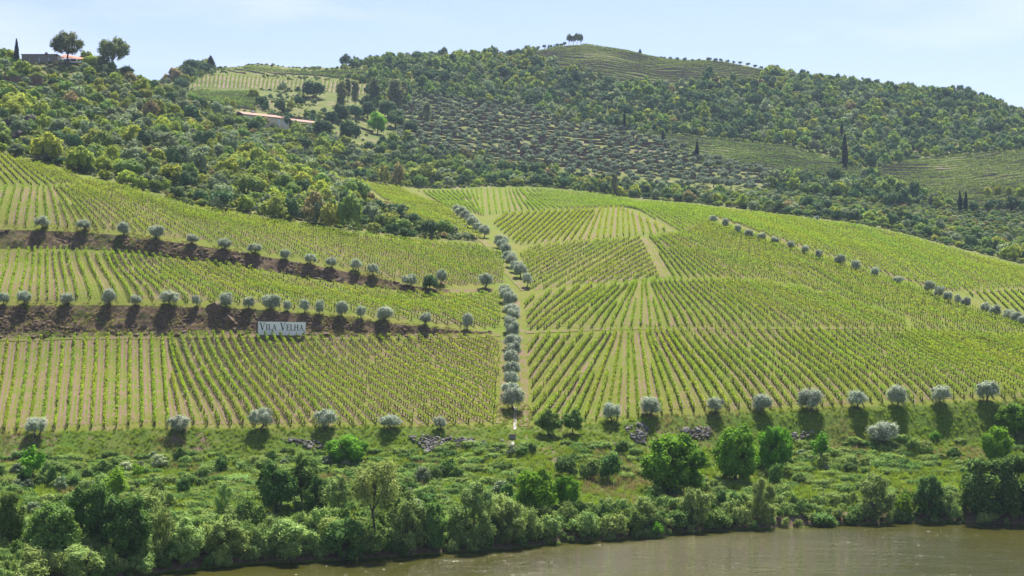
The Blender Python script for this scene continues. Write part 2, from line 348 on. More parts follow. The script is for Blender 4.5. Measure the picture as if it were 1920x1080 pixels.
def hit(px, py, ymin=150):
    """the nearest ground point seen at a photo pixel"""
    c = min(max((px + 200) / 2320 * (NC - 1), 0), NC - 1.001); ci = int(c); fc = c - ci
    prof = TPY[ci] * (1 - fc) + TPY[ci + 1] * fc
    i0 = int(max(0, (ymin - TY0) / TDY))
    idx = np.nonzero(prof[i0:] <= py)[0]
    i = (idx[0] + i0) if len(idx) else int(np.argmin(prof))
    Y = TYS[i]
    if len(idx) and i > i0:
        a, b = prof[i - 1], prof[i]
        if a > b: Y = TYS[i - 1] + TDY * (a - py) / (a - b)
    x = (px - 960) / F * Y
    return np.array([x, Y, float(zat(x, Y))])
def inpoly(px, py, poly):
    px = np.asarray(px); py = np.asarray(py); r = np.zeros(px.shape, bool)
    j = len(poly) - 1
    for i in range(len(poly)):
        xi, yi = poly[i]; xj, yj = poly[j]
        if yi != yj:
            cnd = ((yi > py) != (yj > py)) & (px < (xj - xi) * (py - yi) / (yj - yi) + xi); r ^= cnd
        j = i
    return r
HAZE = 0.00007
# ------------------------------------------------------------------ vineyard blocks (outlines and guide rows read off the photograph, laid on the ground)
FIELD_B = ([11, 12, 13], [905, 715, 572])               # left edge (picture column) of the cultivated slope above the terraces
BLOCKS = [
 dict(n='lower left field below the sign', sp=2.15, soil=.6, lv=36, post=1,
  poly=[(-200, 642), (0, 637), (240, 633), (480, 631), (640, 634), (800, 634), (938, 632), (934, 700), (926, 797), (720, 798), (480, 800), (240, 803), (0, 811), (-200, 817)],
  g=[(-200, 640, -245, 815), (-90, 637, -125, 812), (15, 635, -15, 805), (98, 632, 80, 803), (182, 630, 172, 802), (244, 630, 242, 802), (304, 630, 316, 803), (322, 630, 391, 803), (400, 630, 505, 802), (495, 632, 640, 797), (583, 632, 780, 797), (690, 632, 930, 795), (800, 632, 1070, 795), (855, 632, 1150, 797), (940, 632, 1270, 790)]),
 dict(n='lower right field below the track', sp=2.15, soil=.3, lv=36, post=1,
  poly=[(990, 632), (1200, 621), (1440, 619), (1600, 620), (1720, 624), (1920, 633), (2120, 645), (2120, 742), (1920, 748), (1760, 754), (1600, 761), (1440, 768), (1300, 774), (1130, 788), (1000, 792), (997, 740), (990, 660)],
  g=[(985, 640, 955, 690), (1070, 627, 985, 742), (1140, 619, 1015, 785), (1167, 619, 1138, 790), (1185, 619, 1197, 780), (1199, 619, 1222, 775), (1217, 619, 1278, 769), (1260, 619, 1365, 766), (1292, 619, 1405, 763), (1389, 619, 1520, 757), (1505, 619, 1654, 755), (1611, 619, 1792, 752), (1720, 624, 1960, 745), (1815, 630, 2120, 745), (1920, 633, 2320, 735)]),
 dict(n='right field just above the track', sp=2.15, soil=.3, lv=28, post=1,
  poly=[(982, 560), (1080, 538), (1225, 530), (1255, 527), (1300, 527), (1420, 527), (1520, 545), (1640, 578), (1700, 600), (1700, 618), (1600, 615), (1440, 613), (1200, 614), (990, 619)],
  g=[(985, 575, 930, 640), (1035, 547, 975, 612), (1120, 545, 1022, 617), (1172, 540, 1108, 616), (1192, 538, 1165, 614), (1211, 536, 1220, 614), (1227, 530, 1272, 613), (1264, 528, 1335, 612), (1333, 528, 1435, 612), (1394, 527, 1533, 612), (1450, 540, 1590, 612), (1535, 555, 1680, 615), (1640, 580, 1740, 617)]),
 dict(n='broad right slope below the diagonal olive line', sp=2.2, soil=.3, lv=13, post=1,
  poly=[(1212, 446), (1270, 440), (1335, 412), (1350, 422), (1480, 464), (1600, 501), (1700, 532), (1760, 558), (1860, 588), (2120, 665), (2120, 640), (1920, 628), (1720, 619), (1705, 598), (1640, 575), (1520, 542), (1425, 523), (1300, 522), (1256, 522)],
  g=[(1207, 445, 1252, 524), (1221, 444, 1294, 524), (1242, 442, 1362, 520), (1275, 442, 1435, 512), (1300, 432, 1520, 535), (1330, 418, 1640, 570), (1420, 448, 1760, 612), (1540, 486, 1860, 625), (1660, 525, 1960, 640), (1800, 570, 2100, 670)]),
 dict(n='middle field beside the gully olives', sp=2.1, soil=.42, lv=13, post=1,
  poly=[(972, 466), (1090, 455), (1202, 447), (1238, 522), (1200, 526), (1080, 533), (1000, 545), (985, 515)],
  g=[(1010, 464, 955, 490), (1067, 457, 980, 500), (1110, 452, 990, 522), (1160, 450, 1000, 540), (1200, 455, 1075, 532), (1225, 478, 1130, 532), (1240, 498, 1180, 530), (1252, 520, 1225, 535)]),
 dict(n='upper middle field beside the dirt path', sp=2.2, soil=.36, lv=11, post=1,
  poly=[(912, 408), (960, 401), (1060, 396), (1160, 392), (1195, 404), (1255, 435), (1205, 442), (1090, 450), (972, 460), (945, 440)],
  g=[(955, 400, 900, 440), (1022, 395, 960, 452), (1082, 394, 1015, 455), (1115, 393, 1070, 452), (1132, 393, 1120, 447), (1160, 393, 1157, 445), (1185, 400, 1193, 443), (1225, 414, 1236, 441), (1252, 428, 1262, 441)]),
 dict(n='top field along the crest of the slope', sp=2.2, soil=.16, lv=7, post=0,
  poly=[(784, 359), (860, 357), (1000, 355), (1100, 364), (1200, 378), (1210, 395), (1165, 389), (1060, 393), (960, 398), (905, 405), (868, 395), (840, 392)],
  g=[(765, 356, 815, 402), (792, 356, 852, 402), (847, 356, 893, 402), (902, 356, 906, 402), (925, 355, 931, 401), (948, 355, 956, 400), (967, 355, 992, 396), (977, 355, 1019, 393), (1005, 355, 1088, 391), (1050, 358, 1165, 392), (1120, 367, 1250, 402), (1185, 376, 1325, 410)]),
 dict(n='narrow strip below the scrub in the middle', sp=2.0, soil=.14, lv=9, post=0,
  poly=[(576, 324), (640, 335), (700, 346), (782, 357), (840, 394), (860, 412), (900, 440), (905, 454), (860, 440), (800, 435), (735, 385), (690, 352)],
  g=[(480, 340, 650, 420), (560, 322, 740, 405), (640, 336, 810, 412), (700, 347, 860, 420), (760, 357, 900, 425)]),
 dict(n='far right field above the diagonal olive line', sp=2.2, soil=.36, lv=11, post=1,
  poly=[(1175, 388), (1210, 380), (1300, 387), (1400, 399), (1500, 411), (1600, 424), (1700, 444), (1800, 474), (1920, 504), (2120, 552), (2120, 590), (1920, 540), (1800, 547), (1760, 545), (1700, 527), (1600, 495), (1480, 457), (1345, 408), (1274, 436), (1200, 397)],
  g=[(1090, 372, 1190, 426), (1150, 380, 1260, 432), (1210, 380, 1340, 432), (1300, 387, 1450, 447), (1400, 399, 1560, 470), (1500, 411, 1680, 505), (1600, 424, 1790, 535), (1700, 444, 1900, 545), (1800, 474, 2000, 570), (1920, 504, 2140, 590)]),
 dict(n='small block at the right edge', sp=2.6, soil=.12, lv=13, post=0,
  poly=[(1805, 550), (1925, 544), (2120, 592), (2120, 650), (1920, 590), (1860, 572)],
  g=[(1790, 552, 1815, 580), (1855, 545, 1890, 580), (1920, 543, 1965, 585), (2000, 565, 2060, 620)]),
 dict(n='middle left terrace above the sign', sp=2.15, soil=.4, lv=28, post=1,
  poly=[(-200, 472), (0, 470), (200, 472), (400, 494), (560, 522), (700, 544), (800, 554), (938, 550), (938, 615), (880, 614), (760, 600), (600, 582), (450, 570), (240, 564), (0, 564), (-200, 564)],
  g=[(-200, 470, -260, 565), (-90, 470, -125, 565), (17, 468, -4, 563), (54, 468, 38, 563), (89, 468, 89, 563), (125, 468, 146, 563), (161, 470, 196, 563), (196, 472, 246, 564), (260, 479, 352, 566), (312, 484, 450, 568), (400, 492, 580, 582), (500, 508, 710, 598), (620, 530, 830, 612), (740, 546, 960, 650), (860, 552, 1080, 650), (940, 548, 1160, 650)]),
 dict(n='upper left terrace below the scrub', sp=2.15, soil=.4, lv=20, post=1,
  poly=[(-200, 358), (0, 354), (100, 352), (150, 343), (168, 337), (240, 354), (360, 391), (480, 409), (600, 429), (700, 444), (780, 454), (900, 461), (945, 480), (945, 532), (860, 536), (780, 532), (700, 513), (600, 492), (450, 464), (330, 445), (200, 430), (0, 422), (-200, 420)],
  g=[(-200, 358, -240, 420), (-90, 357, -118, 420), (27, 356, 12, 422), (60, 354, 48, 424), (92, 354, 111, 426), (120, 356, 200, 432), (150, 345, 330, 445), (190, 340, 430, 452), (260, 358, 520, 472), (360, 390, 620, 494), (470, 407, 740, 520), (580, 424, 850, 535), (690, 443, 960, 550), (800, 455, 1060, 560), (900, 460, 1150, 560)]),
 dict(n='steep corner field at the top left', sp=2.2, soil=.3, lv=18, post=0,
  poly=[(-200, 262), (-90, 268), (0, 291), (60, 306), (120, 322), (160, 336), (140, 343), (98, 349), (0, 351), (-200, 355)],
  g=[(-200, 250, -150, 352), (-110, 262, -50, 352), (-60, 270, 15, 352), (7, 288, 77, 352), (40, 298, 140, 360), (90, 312, 210, 368), (130, 324, 260, 374)]),
]
def blk_soil(px, py):
    s = np.full(np.shape(px), .18)
    for b in BLOCKS: s = np.where(inpoly(px, py, b['poly']), b['soil'] * .55, s)
    return s
# ------------------------------------------------------------------ ground meshes
idx = np.arange(NR * NC).reshape(NR, NC)
Q = np.stack([idx[:-1, :-1], idx[:-1, 1:], idx[1:, 1:], idx[1:, :-1]], -1).reshape(-1, 4)
VX = np.stack([GX, GY, GZ], -1).reshape(-1, 3)
qt = ((GT[:-1] + GT[1:]) / 2)[:, None].repeat(NC - 1, 1).ravel(); qp = ((PX[:-1] + PX[1:]) / 2)[None, :].repeat(NR - 1, 0).ravel()
reg = np.full(len(Q), 4)                                  # 0 bank 1 field 2 terrace bank A 3 terrace bank B 4 scrub hillside 5 far hill
reg[qt < 6] = 0
fieldm = (qt >= 6) & (qt < 13) & ((qt < 11) | (qp > np.interp(qt, *FIELD_B)))
reg[fieldm] = 1
reg[(qt > 7) & (qt < 8.0) & (qp < 925)] = 2
reg[(qt > 9) & (qt < 10.0) & (qp < 845)] = 3
reg[(qt >= 13) & (qp > 572)] = 5; reg[qt > 14.6] = 5
VPX, VPY = proj(VX[:, 0], VX[:, 1], VX[:, 2])
vt = T2.ravel(); 
soil = np.where(vt < 6, .15 + .3 * (fbm(VX[:, 0], VX[:, 1], 14, 3, 31) > .25), .2)
soil = np.where((vt > 2.2) & (vt < 3.05), .9, soil)
fld = (vt >= 6) & (vt < 13.01); soil = np.where(fld, blk_soil(VPX, VPY), soil)
tA = ((vt > 7.02) & (vt < 7.95)) | ((vt > 9.02) & (vt < 9.95))
soil = np.where(tA & (VPX < 925), np.clip(.45 + .00045 * VPX + .35 * fbm(VX[:, 0], VX[:, 2], 9, 2, 41), .2, 1), soil)
soil = np.where(vt > 13, .32, soil); soil = np.where((vt > 13.3) & inpoly(VPX, VPY, [(745, 190), (1000, 200), (1240, 262), (1460, 330), (1440, 360), (1000, 318), (745, 270)]), .34, soil)
names = ['river_bank', 'vineyard_slope', 'terrace_bank', 'terrace_bank', 'scrub_hillside', 'far_hillside']
mats = [M['bank'], M['field'], M['terrace'], M['terrace'], M['scrub'], M['far']]
for r in range(6):
    q = Q[reg == r]; u, inv = np.unique(q, return_inverse=True)
    me = mesh_np(names[r], VX[u], inv.reshape(-1, 4), [mats[r]], {'soil': soil[u]}, smooth=True)
    link(names[r], me, kind='structure')
wm = MB(); wm.v = [(-700, -60, 0), (700, -60, 0), (700, 262, 0), (-700, 262, 0)]; wm.f = [(0, 1, 2, 3)]
link('river', wm.mesh('river', M['water']), kind='structure')

# ------------------------------------------------------------------ leaves
def diamonds(C, Nn, size, rs, elong=.62):
    """pointed leaf-shaped quads at C with rough normals Nn"""
    k = len(C); Nn = Nn / (np.linalg.norm(Nn, axis=1, keepdims=True) + 1e-9)
    a = np.cross(Nn, rs.normal(size=(k, 3))); a /= np.linalg.norm(a, axis=1, keepdims=True) + 1e-9
    b = np.cross(Nn, a); s = np.asarray(size).reshape(-1, 1) * .5
    V = np.stack([C + a * s * 1.2, C + b * s * elong, C - a * s * 1.2, C - b * s * elong], 1).reshape(-1, 3)
    return V, np.arange(4 * k).reshape(k, 4)

# ------------------------------------------------------------------ vine rows
def draped_strip(pts, half, lift):
    P = np.asarray(pts); d = np.gradient(P, axis=0); d /= np.linalg.norm(d, axis=1, keepdims=True) + 1e-9
    nrm = np.stack([-d[:, 1], d[:, 0]], 1)
    A = P - nrm * half; B = P + nrm * half
    V = np.concatenate([np.c_[A, zat(A[:, 0], A[:, 1]) + lift], np.c_[B, zat(B[:, 0], B[:, 1]) + lift]])
    k = len(P); i = np.arange(k - 1)
    return V, np.stack([i, i + 1, i + 1 + k, i + k], 1)
class Acc:
    def __init__(s): s.V = []; s.F = []; s.A = []; s.n = 0
    def add(s, V, Fc, a=None):
        s.V.append(V); s.F.append(Fc + s.n); s.n += len(V)
        if a is not None: s.A.append(a if np.ndim(a) else np.full(len(V), a))
    def mesh(s, name, mats, attr='tone', smooth=False):
        return mesh_np(name, np.concatenate(s.V), np.concatenate(s.F), mats, {attr: np.concatenate(s.A)} if s.A else None, smooth)

def block_rows(b):
    rows, gaps = [], []
    def gp(px, py):                                          # guide ends never jump over the crest of the slope
        P = hit(px, py); c = int(round(min(max((px + 200) / 2320, 0), 1) * (NC - 1))); ymax = np.interp(12.97, TT[c], TYS)
        Y = min(P[1], ymax); return np.array([(px - 960) / F * Y, Y])
    G = [(gp(g[0], g[1]), gp(g[2], g[3])) for g in b['g']]
    for (T0, B0), (T1, B1) in zip(G[:-1], G[1:]):
        d = (B0 - T0) / np.linalg.norm(B0 - T0); nr = np.array([-d[1], d[0]])
        d1 = (B1 - T1) / np.linalg.norm(B1 - T1); nr1 = np.array([-d1[1], d1[0]])
        dt = abs((T1 - T0) @ (nr + nr1) / 2); db = abs((B1 - B0) @ (nr + nr1) / 2)
        nn = max(1, int(round(max(dt, db) / b['sp'])))
        for i in range(nn):
            for half in (0, 1):
                f = (i + .5 * half) / nn
                P = T0 + (T1 - T0) * f; R = B0 + (B1 - B0) * f
                L = np.linalg.norm(R - P); e_ = .35; m_ = max(2, int(L * (1 + 2 * e_) / 1.0)); s = -e_ + (1 + 2 * e_) * (np.arange(m_) + .5) / m_
                xy = P + (R - P) * s[:, None]
                x, y = xy.T; px, py = proj(x, y, zat(x, y)); t = tat(x, y)
                keep = inpoly(px, py, b['poly']) & (t > 6.02) & (t < 13.02)
                if not half and i % 2 == 1:
                    keep &= (dt + (db - dt) * s) / nn > .62 * b['sp']
                (gaps if half else rows).append((xy, keep))
    return rows, gaps
def runs(keep):
    out = []; st = None
    for i, k in enumerate(keep):
        if k and st is None: st = i
        if not k and st is not None:
            if i - st >= 3: out.append((st, i))
            st = None
    if st is not None and len(keep) - st >= 3: out.append((st, len(keep)))
    return out
post_mb = MB(); post_mb.box((0, 0, .85), (.09, .09, 1.7)); post_me = post_mb.mesh('post', M['post'])
ALLROWS = []; rs = np.random.default_rng(11)
for b in BLOCKS:
    rows, gaps = block_rows(b)
    strips = Acc()
    for xy, keep in gaps:
        for a, e in runs(keep):
            P = xy[a:e:2] if e - a > 4 else xy[a:e]
            if len(P) < 2: continue
            d = P[-1] - P[0]; d /= np.linalg.norm(d); nr = np.array([-d[1], d[0]])
            gs = b['soil'] + rs.uniform(-.22, .25)
            for o in ((-.42, .42) if b['lv'] > 15 else (0,)):
                w_ = rs.uniform(.16, .26) if b['lv'] > 15 else rs.uniform(.25, .4)
                V, Fc = draped_strip(P + nr * (o + rs.normal(0, .04, (len(P), 1))), w_, .07)
                strips.add(V, Fc, gs + .1 + .25 * fbm(V[:, 0], V[:, 1], 7, 3, 131))
    if strips.n: link('soil_track', strips.mesh('soil_track', [M['field']], 'soil'), label='bare soil wheel tracks between the vine rows of the ' + b['n'], cat='soil', kind='stuff')
    for xy, keep in rows:
        for a, e in runs(keep): ALLROWS.append((b, xy[a:e]))
def row_meshes(b, xy):
    k = len(xy); d = xy[-1] - xy[0]; d /= np.linalg.norm(d); nr = np.array([-d[1], d[0]]); lv = b['lv']
    z = zat(xy[:, 0], xy[:, 1])
    vig = np.clip(.85 + .5 * fbm(xy[:, 0], xy[:, 1], 9, 3, 51) + rs.normal(0, .14, k), .25, 1.35) * (rs.random(k) > .04)
    cnt = np.maximum(0, np.round(lv * vig)).astype(int); ii = np.repeat(np.arange(k), cnt); m_ = len(ii)
    al = np.clip(rs.normal(0, .36, m_), -.65, .65); ac = rs.normal(0, .14, m_); hh = rs.beta(2.0, 1.7, m_)
    top = .45 + .85 * np.clip(vig, .5, 1.15)
    C = np.c_[xy[ii] + d * al[:, None] + nr * ac[:, None], z[ii] + .42 + hh * (top[ii] - .25)]
    lsz = (.26 if lv >= 16 else .31 if lv >= 13 else .35) * rs.uniform(.75, 1.3, m_)
    Nn = rs.normal(size=(m_, 3)) + np.array([0, 0, .2]) + np.c_[nr[None, :] * np.sign(ac)[:, None] * .7, np.zeros(m_)]
    V, Fc = diamonds(C, Nn, lsz, rs, .75)
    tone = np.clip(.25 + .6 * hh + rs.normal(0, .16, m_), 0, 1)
    # stems
    sV = []; sF = []
    q = 0
    for i in range(0, k, 1 if lv >= 13 else 2):
        if vig[i] <= 0: continue
        p = xy[i] + rs.normal(0, .06, 2); r = .065; w = rs.normal(0, .05, 2)
        base = np.array([[-r, -r], [r, -r], [r, r], [-r, r]])
        sV.append(np.concatenate([np.c_[p + base * 1.3, np.full(4, z[i] - .15)], np.c_[p + w + base, np.full(4, z[i] + .62)]]))
        sF.append(np.array([[0, 1, 5, 4], [1, 2, 6, 5], [2, 3, 7, 6], [3, 0, 4, 7]]) + q); q += 8
    pV = []; pF = []; q = 0
    if b['post']:
        for i in range(5, k - 3, 6):
            p = xy[i] + rs.normal(0, .03, 2); r = .036; hgt = rs.uniform(1.4, 1.75)
            base = np.array([[-r, -r], [r, -r], [r, r], [-r, r]])
            pV.append(np.concatenate([np.c_[p + base, np.full(4, z[i] - .2)], np.c_[p + base, np.full(4, z[i] + hgt)]]))
            pF.append(np.array([[0, 1, 5, 4], [1, 2, 6, 5], [2, 3, 7, 6], [3, 0, 4, 7], [4, 5, 6, 7]]) + q); q += 8
    return (V, Fc, np.repeat(tone, 4)), (sV, sF), (pV, pF), (z[0], z[-1])
def row_extent(b, xy):
    x = xy[[0, -1], 0]; y = xy[[0, -1], 1]; px, py = proj(x, y, zat(x, y))
    if max(px) < 0 or min(px) > 1920: return 0
    return math.hypot(px[1] - px[0], py[1] - py[0]) * (F / y.mean())
order = sorted(range(len(ALLROWS)), key=lambda i: -row_extent(*ALLROWS[i]))
single = set(order[:300])
rest = {}
TENS = ['', '', 'twenty', 'thirty', 'forty', 'fifty', 'sixty', 'seventy']
UNIT = ['', 'first', 'second', 'third', 'fourth', 'fifth', 'sixth', 'seventh', 'eighth', 'ninth', 'tenth', 'eleventh', 'twelfth', 'thirteenth', 'fourteenth', 'fifteenth', 'sixteenth', 'seventeenth', 'eighteenth', 'nineteenth']
def ordinal(k):
    if k < 20: return UNIT[k]
    return TENS[k // 10][:-1] + 'ieth' if k % 10 == 0 else TENS[k // 10] + '-' + UNIT[k % 10]
rank = {}                                                  # in the open lower blocks the rows can be counted from the left
for b in BLOCKS:
    own = [i for i in single if ALLROWS[i][0] is b]
    own.sort(key=lambda i: ALLROWS[i][1][0][0] / ALLROWS[i][1][0][1])
    for k, i in enumerate(own):
        if k < 79: rank[i] = ', %s from the left' % ordinal(k + 1)
for i, (b, xy) in enumerate(ALLROWS):
    (V, Fc, tone), (sV, sF), (pV, pF), ze = row_meshes(b, xy)
    if len(V) == 0: continue
    if i in single:
        root = link('vine_row', None, label='vine row in the ' + b['n'] + rank.get(i, ''), cat='vine row', group='vine rows in the ' + b['n'])
        org = np.array([xy[-1][0], xy[-1][1], ze[1]]); root.location = org
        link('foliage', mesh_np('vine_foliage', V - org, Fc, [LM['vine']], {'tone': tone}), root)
        if sV: link('stem', mesh_np('vine_stem', np.concatenate(sV) - org, np.concatenate(sF), [M['bark']]), root, kind='stuff')
        if pV: link('post', mesh_np('vine_post', np.concatenate(pV) - org, np.concatenate(pF), [M['post']]), root, kind='stuff')
        if b['post'] and xy[:, 1].mean() < 345:
            for e in (0, -1):
                o = link('end_post', post_me, root); o.location = (xy[e][0] - org[0], xy[e][1] - org[1], ze[e] - org[2] - .05)
    else:
        r = rest.setdefault(b['n'], (Acc(), Acc()))
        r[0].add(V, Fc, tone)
        for A, B in ((sV, sF), (pV, pF)):
            if A: r[1].add(np.concatenate(A), np.concatenate(B))
for nme, (a, s) in rest.items():
    o = link('vine_rows', a.mesh('vines', [LM['vine']]), label='remaining green vine rows covering the ' + nme, cat='vines', kind='stuff')
    if s.n: link('stem', s.mesh('stems', [M['bark']]), o, kind='stuff')
print('rows', len(ALLROWS))

# ------------------------------------------------------------------ dirt paths
def path(pix, width, label, lift=.1, mat='path'):
    P = np.array([hit(*p)[:2] for p in pix]); d = np.r_[0, np.cumsum(np.linalg.norm(np.diff(P, axis=0), axis=1))]
    s = np.linspace(0, d[-1], max(3, int(d[-1] / 1.2))); XY = np.c_[np.interp(s, d, P[:, 0]), np.interp(s, d, P[:, 1])]
    acc = Acc()
    # five strips across so that the ribbon follows the ground
    dd = np.gradient(XY, axis=0); dd /= np.linalg.norm(dd, axis=1, keepdims=True) + 1e-9; nr = np.stack([-dd[:, 1], dd[:, 0]], 1)
    off = np.linspace(-.5, .5, 6); wv = width * (1 + .25 * fbm(XY[:, 0], XY[:, 1], 5, 2, 61))
    grid = XY[None] + nr[None] * (off[:, None] * wv[None])[..., None]
    k = len(XY); V = np.c_[grid.reshape(-1, 2), zat(grid[..., 0], grid[..., 1]).ravel() + lift]
    i, j = np.meshgrid(np.arange(5), np.arange(k - 1), indexing='ij'); a = (i * k + j).ravel()
    link('path', mesh_np('path', V, np.stack([a, a + 1, a + k + 1, a + k], 1), [M[mat]], {'soil': np.repeat(np.array([.2, .62, .45, .45, .62, .2]), k)}, True), label=label, kind='structure')
path([(-190, 639), (0, 635), (240, 631), (480, 629), (640, 632), (800, 632), (938, 629)], 2.0, 'pale dirt path along the foot of the lower terrace bank', mat='field')
path([(985, 624), (1080, 620), (1200, 616.5), (1440, 615.5), (1600, 616), (1690, 618)], 1.5, 'thin dirt track crossing the right field', mat='field')
path([(1163, 391), (1195, 404), (1225, 420), (1262, 438)], 2.4, 'brown dirt path slanting between the upper fields', mat='field')
path([(1206, 446), (1217, 470), (1230, 495), (1243, 520)], 1.8, 'bare earth wedge between two vine blocks', mat='field')
path([(982, 800), (984, 740), (980, 690), (975, 640), (972, 600), (968, 560)], 1.7, 'worn earth path right of the gully olive line', mat='field')
path([(936, 795), (942, 740), (944, 690), (946, 640)], 1.2, 'worn earth path left of the gully olive line', mat='field')
path([(880, 440), (905, 452), (925, 470), (950, 510), (985, 545)], 2.2, 'dirt path beside the upper gully olives', mat='field')
path([(1820, 549), (1870, 545), (1925, 542)], 1.6, 'pale track at the right edge above the small block', mat='field')
# ------------------------------------------------------------------ tree building
_t = (1 + 5 ** .5) / 2
ICO_V = np.array([(-1, _t, 0), (1, _t, 0), (-1, -_t, 0), (1, -_t, 0), (0, -1, _t), (0, 1, _t), (0, -1, -_t), (0, 1, -_t), (_t, 0, -1), (_t, 0, 1), (-_t, 0, -1), (-_t, 0, 1)], float)
ICO_V /= np.linalg.norm(ICO_V[0])
ICO_F = np.array([(0, 11, 5), (0, 5, 1), (0, 1, 7), (0, 7, 10), (0, 10, 11), (1, 5, 9), (5, 11, 4), (11, 10, 2), (10, 7, 6), (7, 1, 8), (3, 9, 4), (3, 4, 2), (3, 2, 6), (3, 6, 8), (3, 8, 9), (4, 9, 5), (2, 4, 11), (6, 2, 10), (8, 6, 7), (9, 8, 1)])
def crown_mesh(name, mat, seed, R=(1, 1, .9), zc=1.0, nclump=14, per=30, leaf=.2, cr=.42, core=.72, inner=.5, low=-.5, flat=0.0, droop=0.0, elong=.62):
    """crown of leaf clumps inside an ellipsoid R centred at height zc"""
    r_ = np.random.default_rng(seed); R = np.array(R, float); rm = R.mean(); tries = 0
    cen = []; gap = .55 * cr
    while len(cen) < nclump:
        d = r_.normal(size=3); d /= np.linalg.norm(d)
        if d[2] < low: continue
        tries += 1
        if tries < 4000 and any(np.linalg.norm(d - q / np.linalg.norm(q)) < gap for q in cen[-40:]) and r_.random() < .8: continue
        cen.append(d * (inner + (1 - inner) * r_.random() ** .6))
    cen = np.array(cen); rad = cr * rm * r_.uniform(.65, 1.25, nclump)
    scale_in = np.maximum(R - cr * rm * .8, R * .25)
    cen = cen * scale_in
    Vs, Fs, Ts, n0 = [], [], [], 0
    tri = []
    cnt = np.maximum(4, (per * (rad / rad.mean()) ** 2).astype(int))
    for c, rd, k in zip(cen, rad, cnt):
        d = r_.normal(size=(k, 3)); d /= np.linalg.norm(d, axis=1, keepdims=True)
        d[:, 2] *= 1 - flat
        C = c + d * rd * r_.uniform(.55, 1.12, (k, 1)) + np.array([0, 0, zc]); C[:, 2] -= droop * r_.random(k) ** 2
        out = d * .7 + r_.normal(size=(k, 3)) * .6 + np.array([0, 0, .65])
        V, Fc = diamonds(C, out, leaf * r_.uniform(.7, 1.35, k), r_, elong)
        Vs.append(V); Fs.append(Fc + n0); n0 += len(V)
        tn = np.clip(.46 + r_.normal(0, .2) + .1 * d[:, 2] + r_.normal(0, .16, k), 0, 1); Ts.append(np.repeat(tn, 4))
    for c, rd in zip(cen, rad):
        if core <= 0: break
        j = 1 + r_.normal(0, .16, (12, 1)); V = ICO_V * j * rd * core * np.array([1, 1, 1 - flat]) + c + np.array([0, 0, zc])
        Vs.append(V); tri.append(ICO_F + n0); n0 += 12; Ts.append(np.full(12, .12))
    fl = [np.concatenate(Fs)] + ([np.concatenate(tri)] if tri else [])
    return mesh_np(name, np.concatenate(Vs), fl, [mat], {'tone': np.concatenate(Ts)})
def trunk_mesh(name, mat, seed, h=2.0, r=.2, spread=1.0, nb=4, fork=.5, top=None, lean=0.0):
    r_ = random.Random(seed); b = MB(); top = top or h
    bend = [(r_.uniform(-.12, .12) * h * fork, r_.uniform(-.12, .12) * h * fork) for _ in range(3)]
    zf = h * fork
    P = [(0, 0, -.4), (bend[0][0] * .4, bend[0][1] * .4, zf * .35), (bend[1][0] + lean * .5, bend[1][1], zf * .7), (bend[2][0] + lean, bend[2][1], zf)]
    b.tube(P, [r * 1.35, r * 1.05, r * .9, r * .8], 7)
    for i in range(nb):
        a = 2 * math.pi * (i + r_.random() * .6) / nb; s = spread * r_.uniform(.6, 1.0); tz = top * r_.uniform(.8, 1.0)
        e = (P[3][0] + math.cos(a) * s, P[3][1] + math.sin(a) * s, tz)
        mpt = (P[3][0] + math.cos(a) * s * .55, P[3][1] + math.sin(a) * s * .55, zf + (tz - zf) * .45)
        b.tube([P[3], mpt, e], [r * .6, r * .4, r * .12], 5)
        a2 = a + r_.uniform(-.9, .9); b.tube([mpt, (mpt[0] + math.cos(a2) * s * .5, mpt[1] + math.sin(a2) * s * .5, tz * .93)], [r * .3, r * .08], 4)
    return b.mesh(name, mat, True)
PROTO = {}
def proto(kind, W, H, crown, trunk): PROTO.setdefault(kind, []).append((W, H, crown, trunk))
for s in range(4):
    w = (.95, 1.05, .9, 1.0)[s]
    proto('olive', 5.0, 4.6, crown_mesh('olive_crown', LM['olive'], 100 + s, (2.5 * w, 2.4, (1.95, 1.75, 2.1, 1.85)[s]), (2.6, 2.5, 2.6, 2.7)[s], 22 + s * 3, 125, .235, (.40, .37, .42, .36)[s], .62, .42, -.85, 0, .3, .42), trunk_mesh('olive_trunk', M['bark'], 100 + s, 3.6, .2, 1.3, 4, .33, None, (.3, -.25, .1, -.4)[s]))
for s in range(3):
    proto('olive_far', 5.0, 4.4, crown_mesh('olive_far_crown', LM['olive_far'], 120 + s, (2.5, 2.4, 1.7), 2.7, 13, 34, .55, .42, .7, .4, -.5), trunk_mesh('olive_far_trunk', M['bark'], 120 + s, 3.2, .22, 1.2, 3, .35))
for s in range(3):
    proto('ash', 10.0, 10.0, crown_mesh('ash_crown', LM['ash'], 140 + s, (4.9, 4.7, 5.0), 4.7, 52, 150, .42, .27, .78, .5, -.95), trunk_mesh('ash_trunk', M['bark'], 140 + s, 8, .28, 2.6, 5, .3))
for s in range(2):
    proto('walnut', 5.6, 6.0, crown_mesh('walnut_crown', LM['walnut'], 150 + s, (2.8, 2.7, 2.65), 3.25, 32, 105, .30, .29, .78, .45, -.9), trunk_mesh('walnut_trunk', M['bark'], 150 + s, 4.6, .15, 1.4, 4, .38))
for s in range(3):
    proto('willow', 7.0, 8.5, crown_mesh('willow_crown', LM['willow'], 160 + s, (3.4, 3.2, 4.2), 4.2, 40, 130, .30, .26, .68, .45, -.95, 0, .4, .38), trunk_mesh('willow_trunk', M['bark'], 160 + s, 7, .17, 2.1, 5, .22))
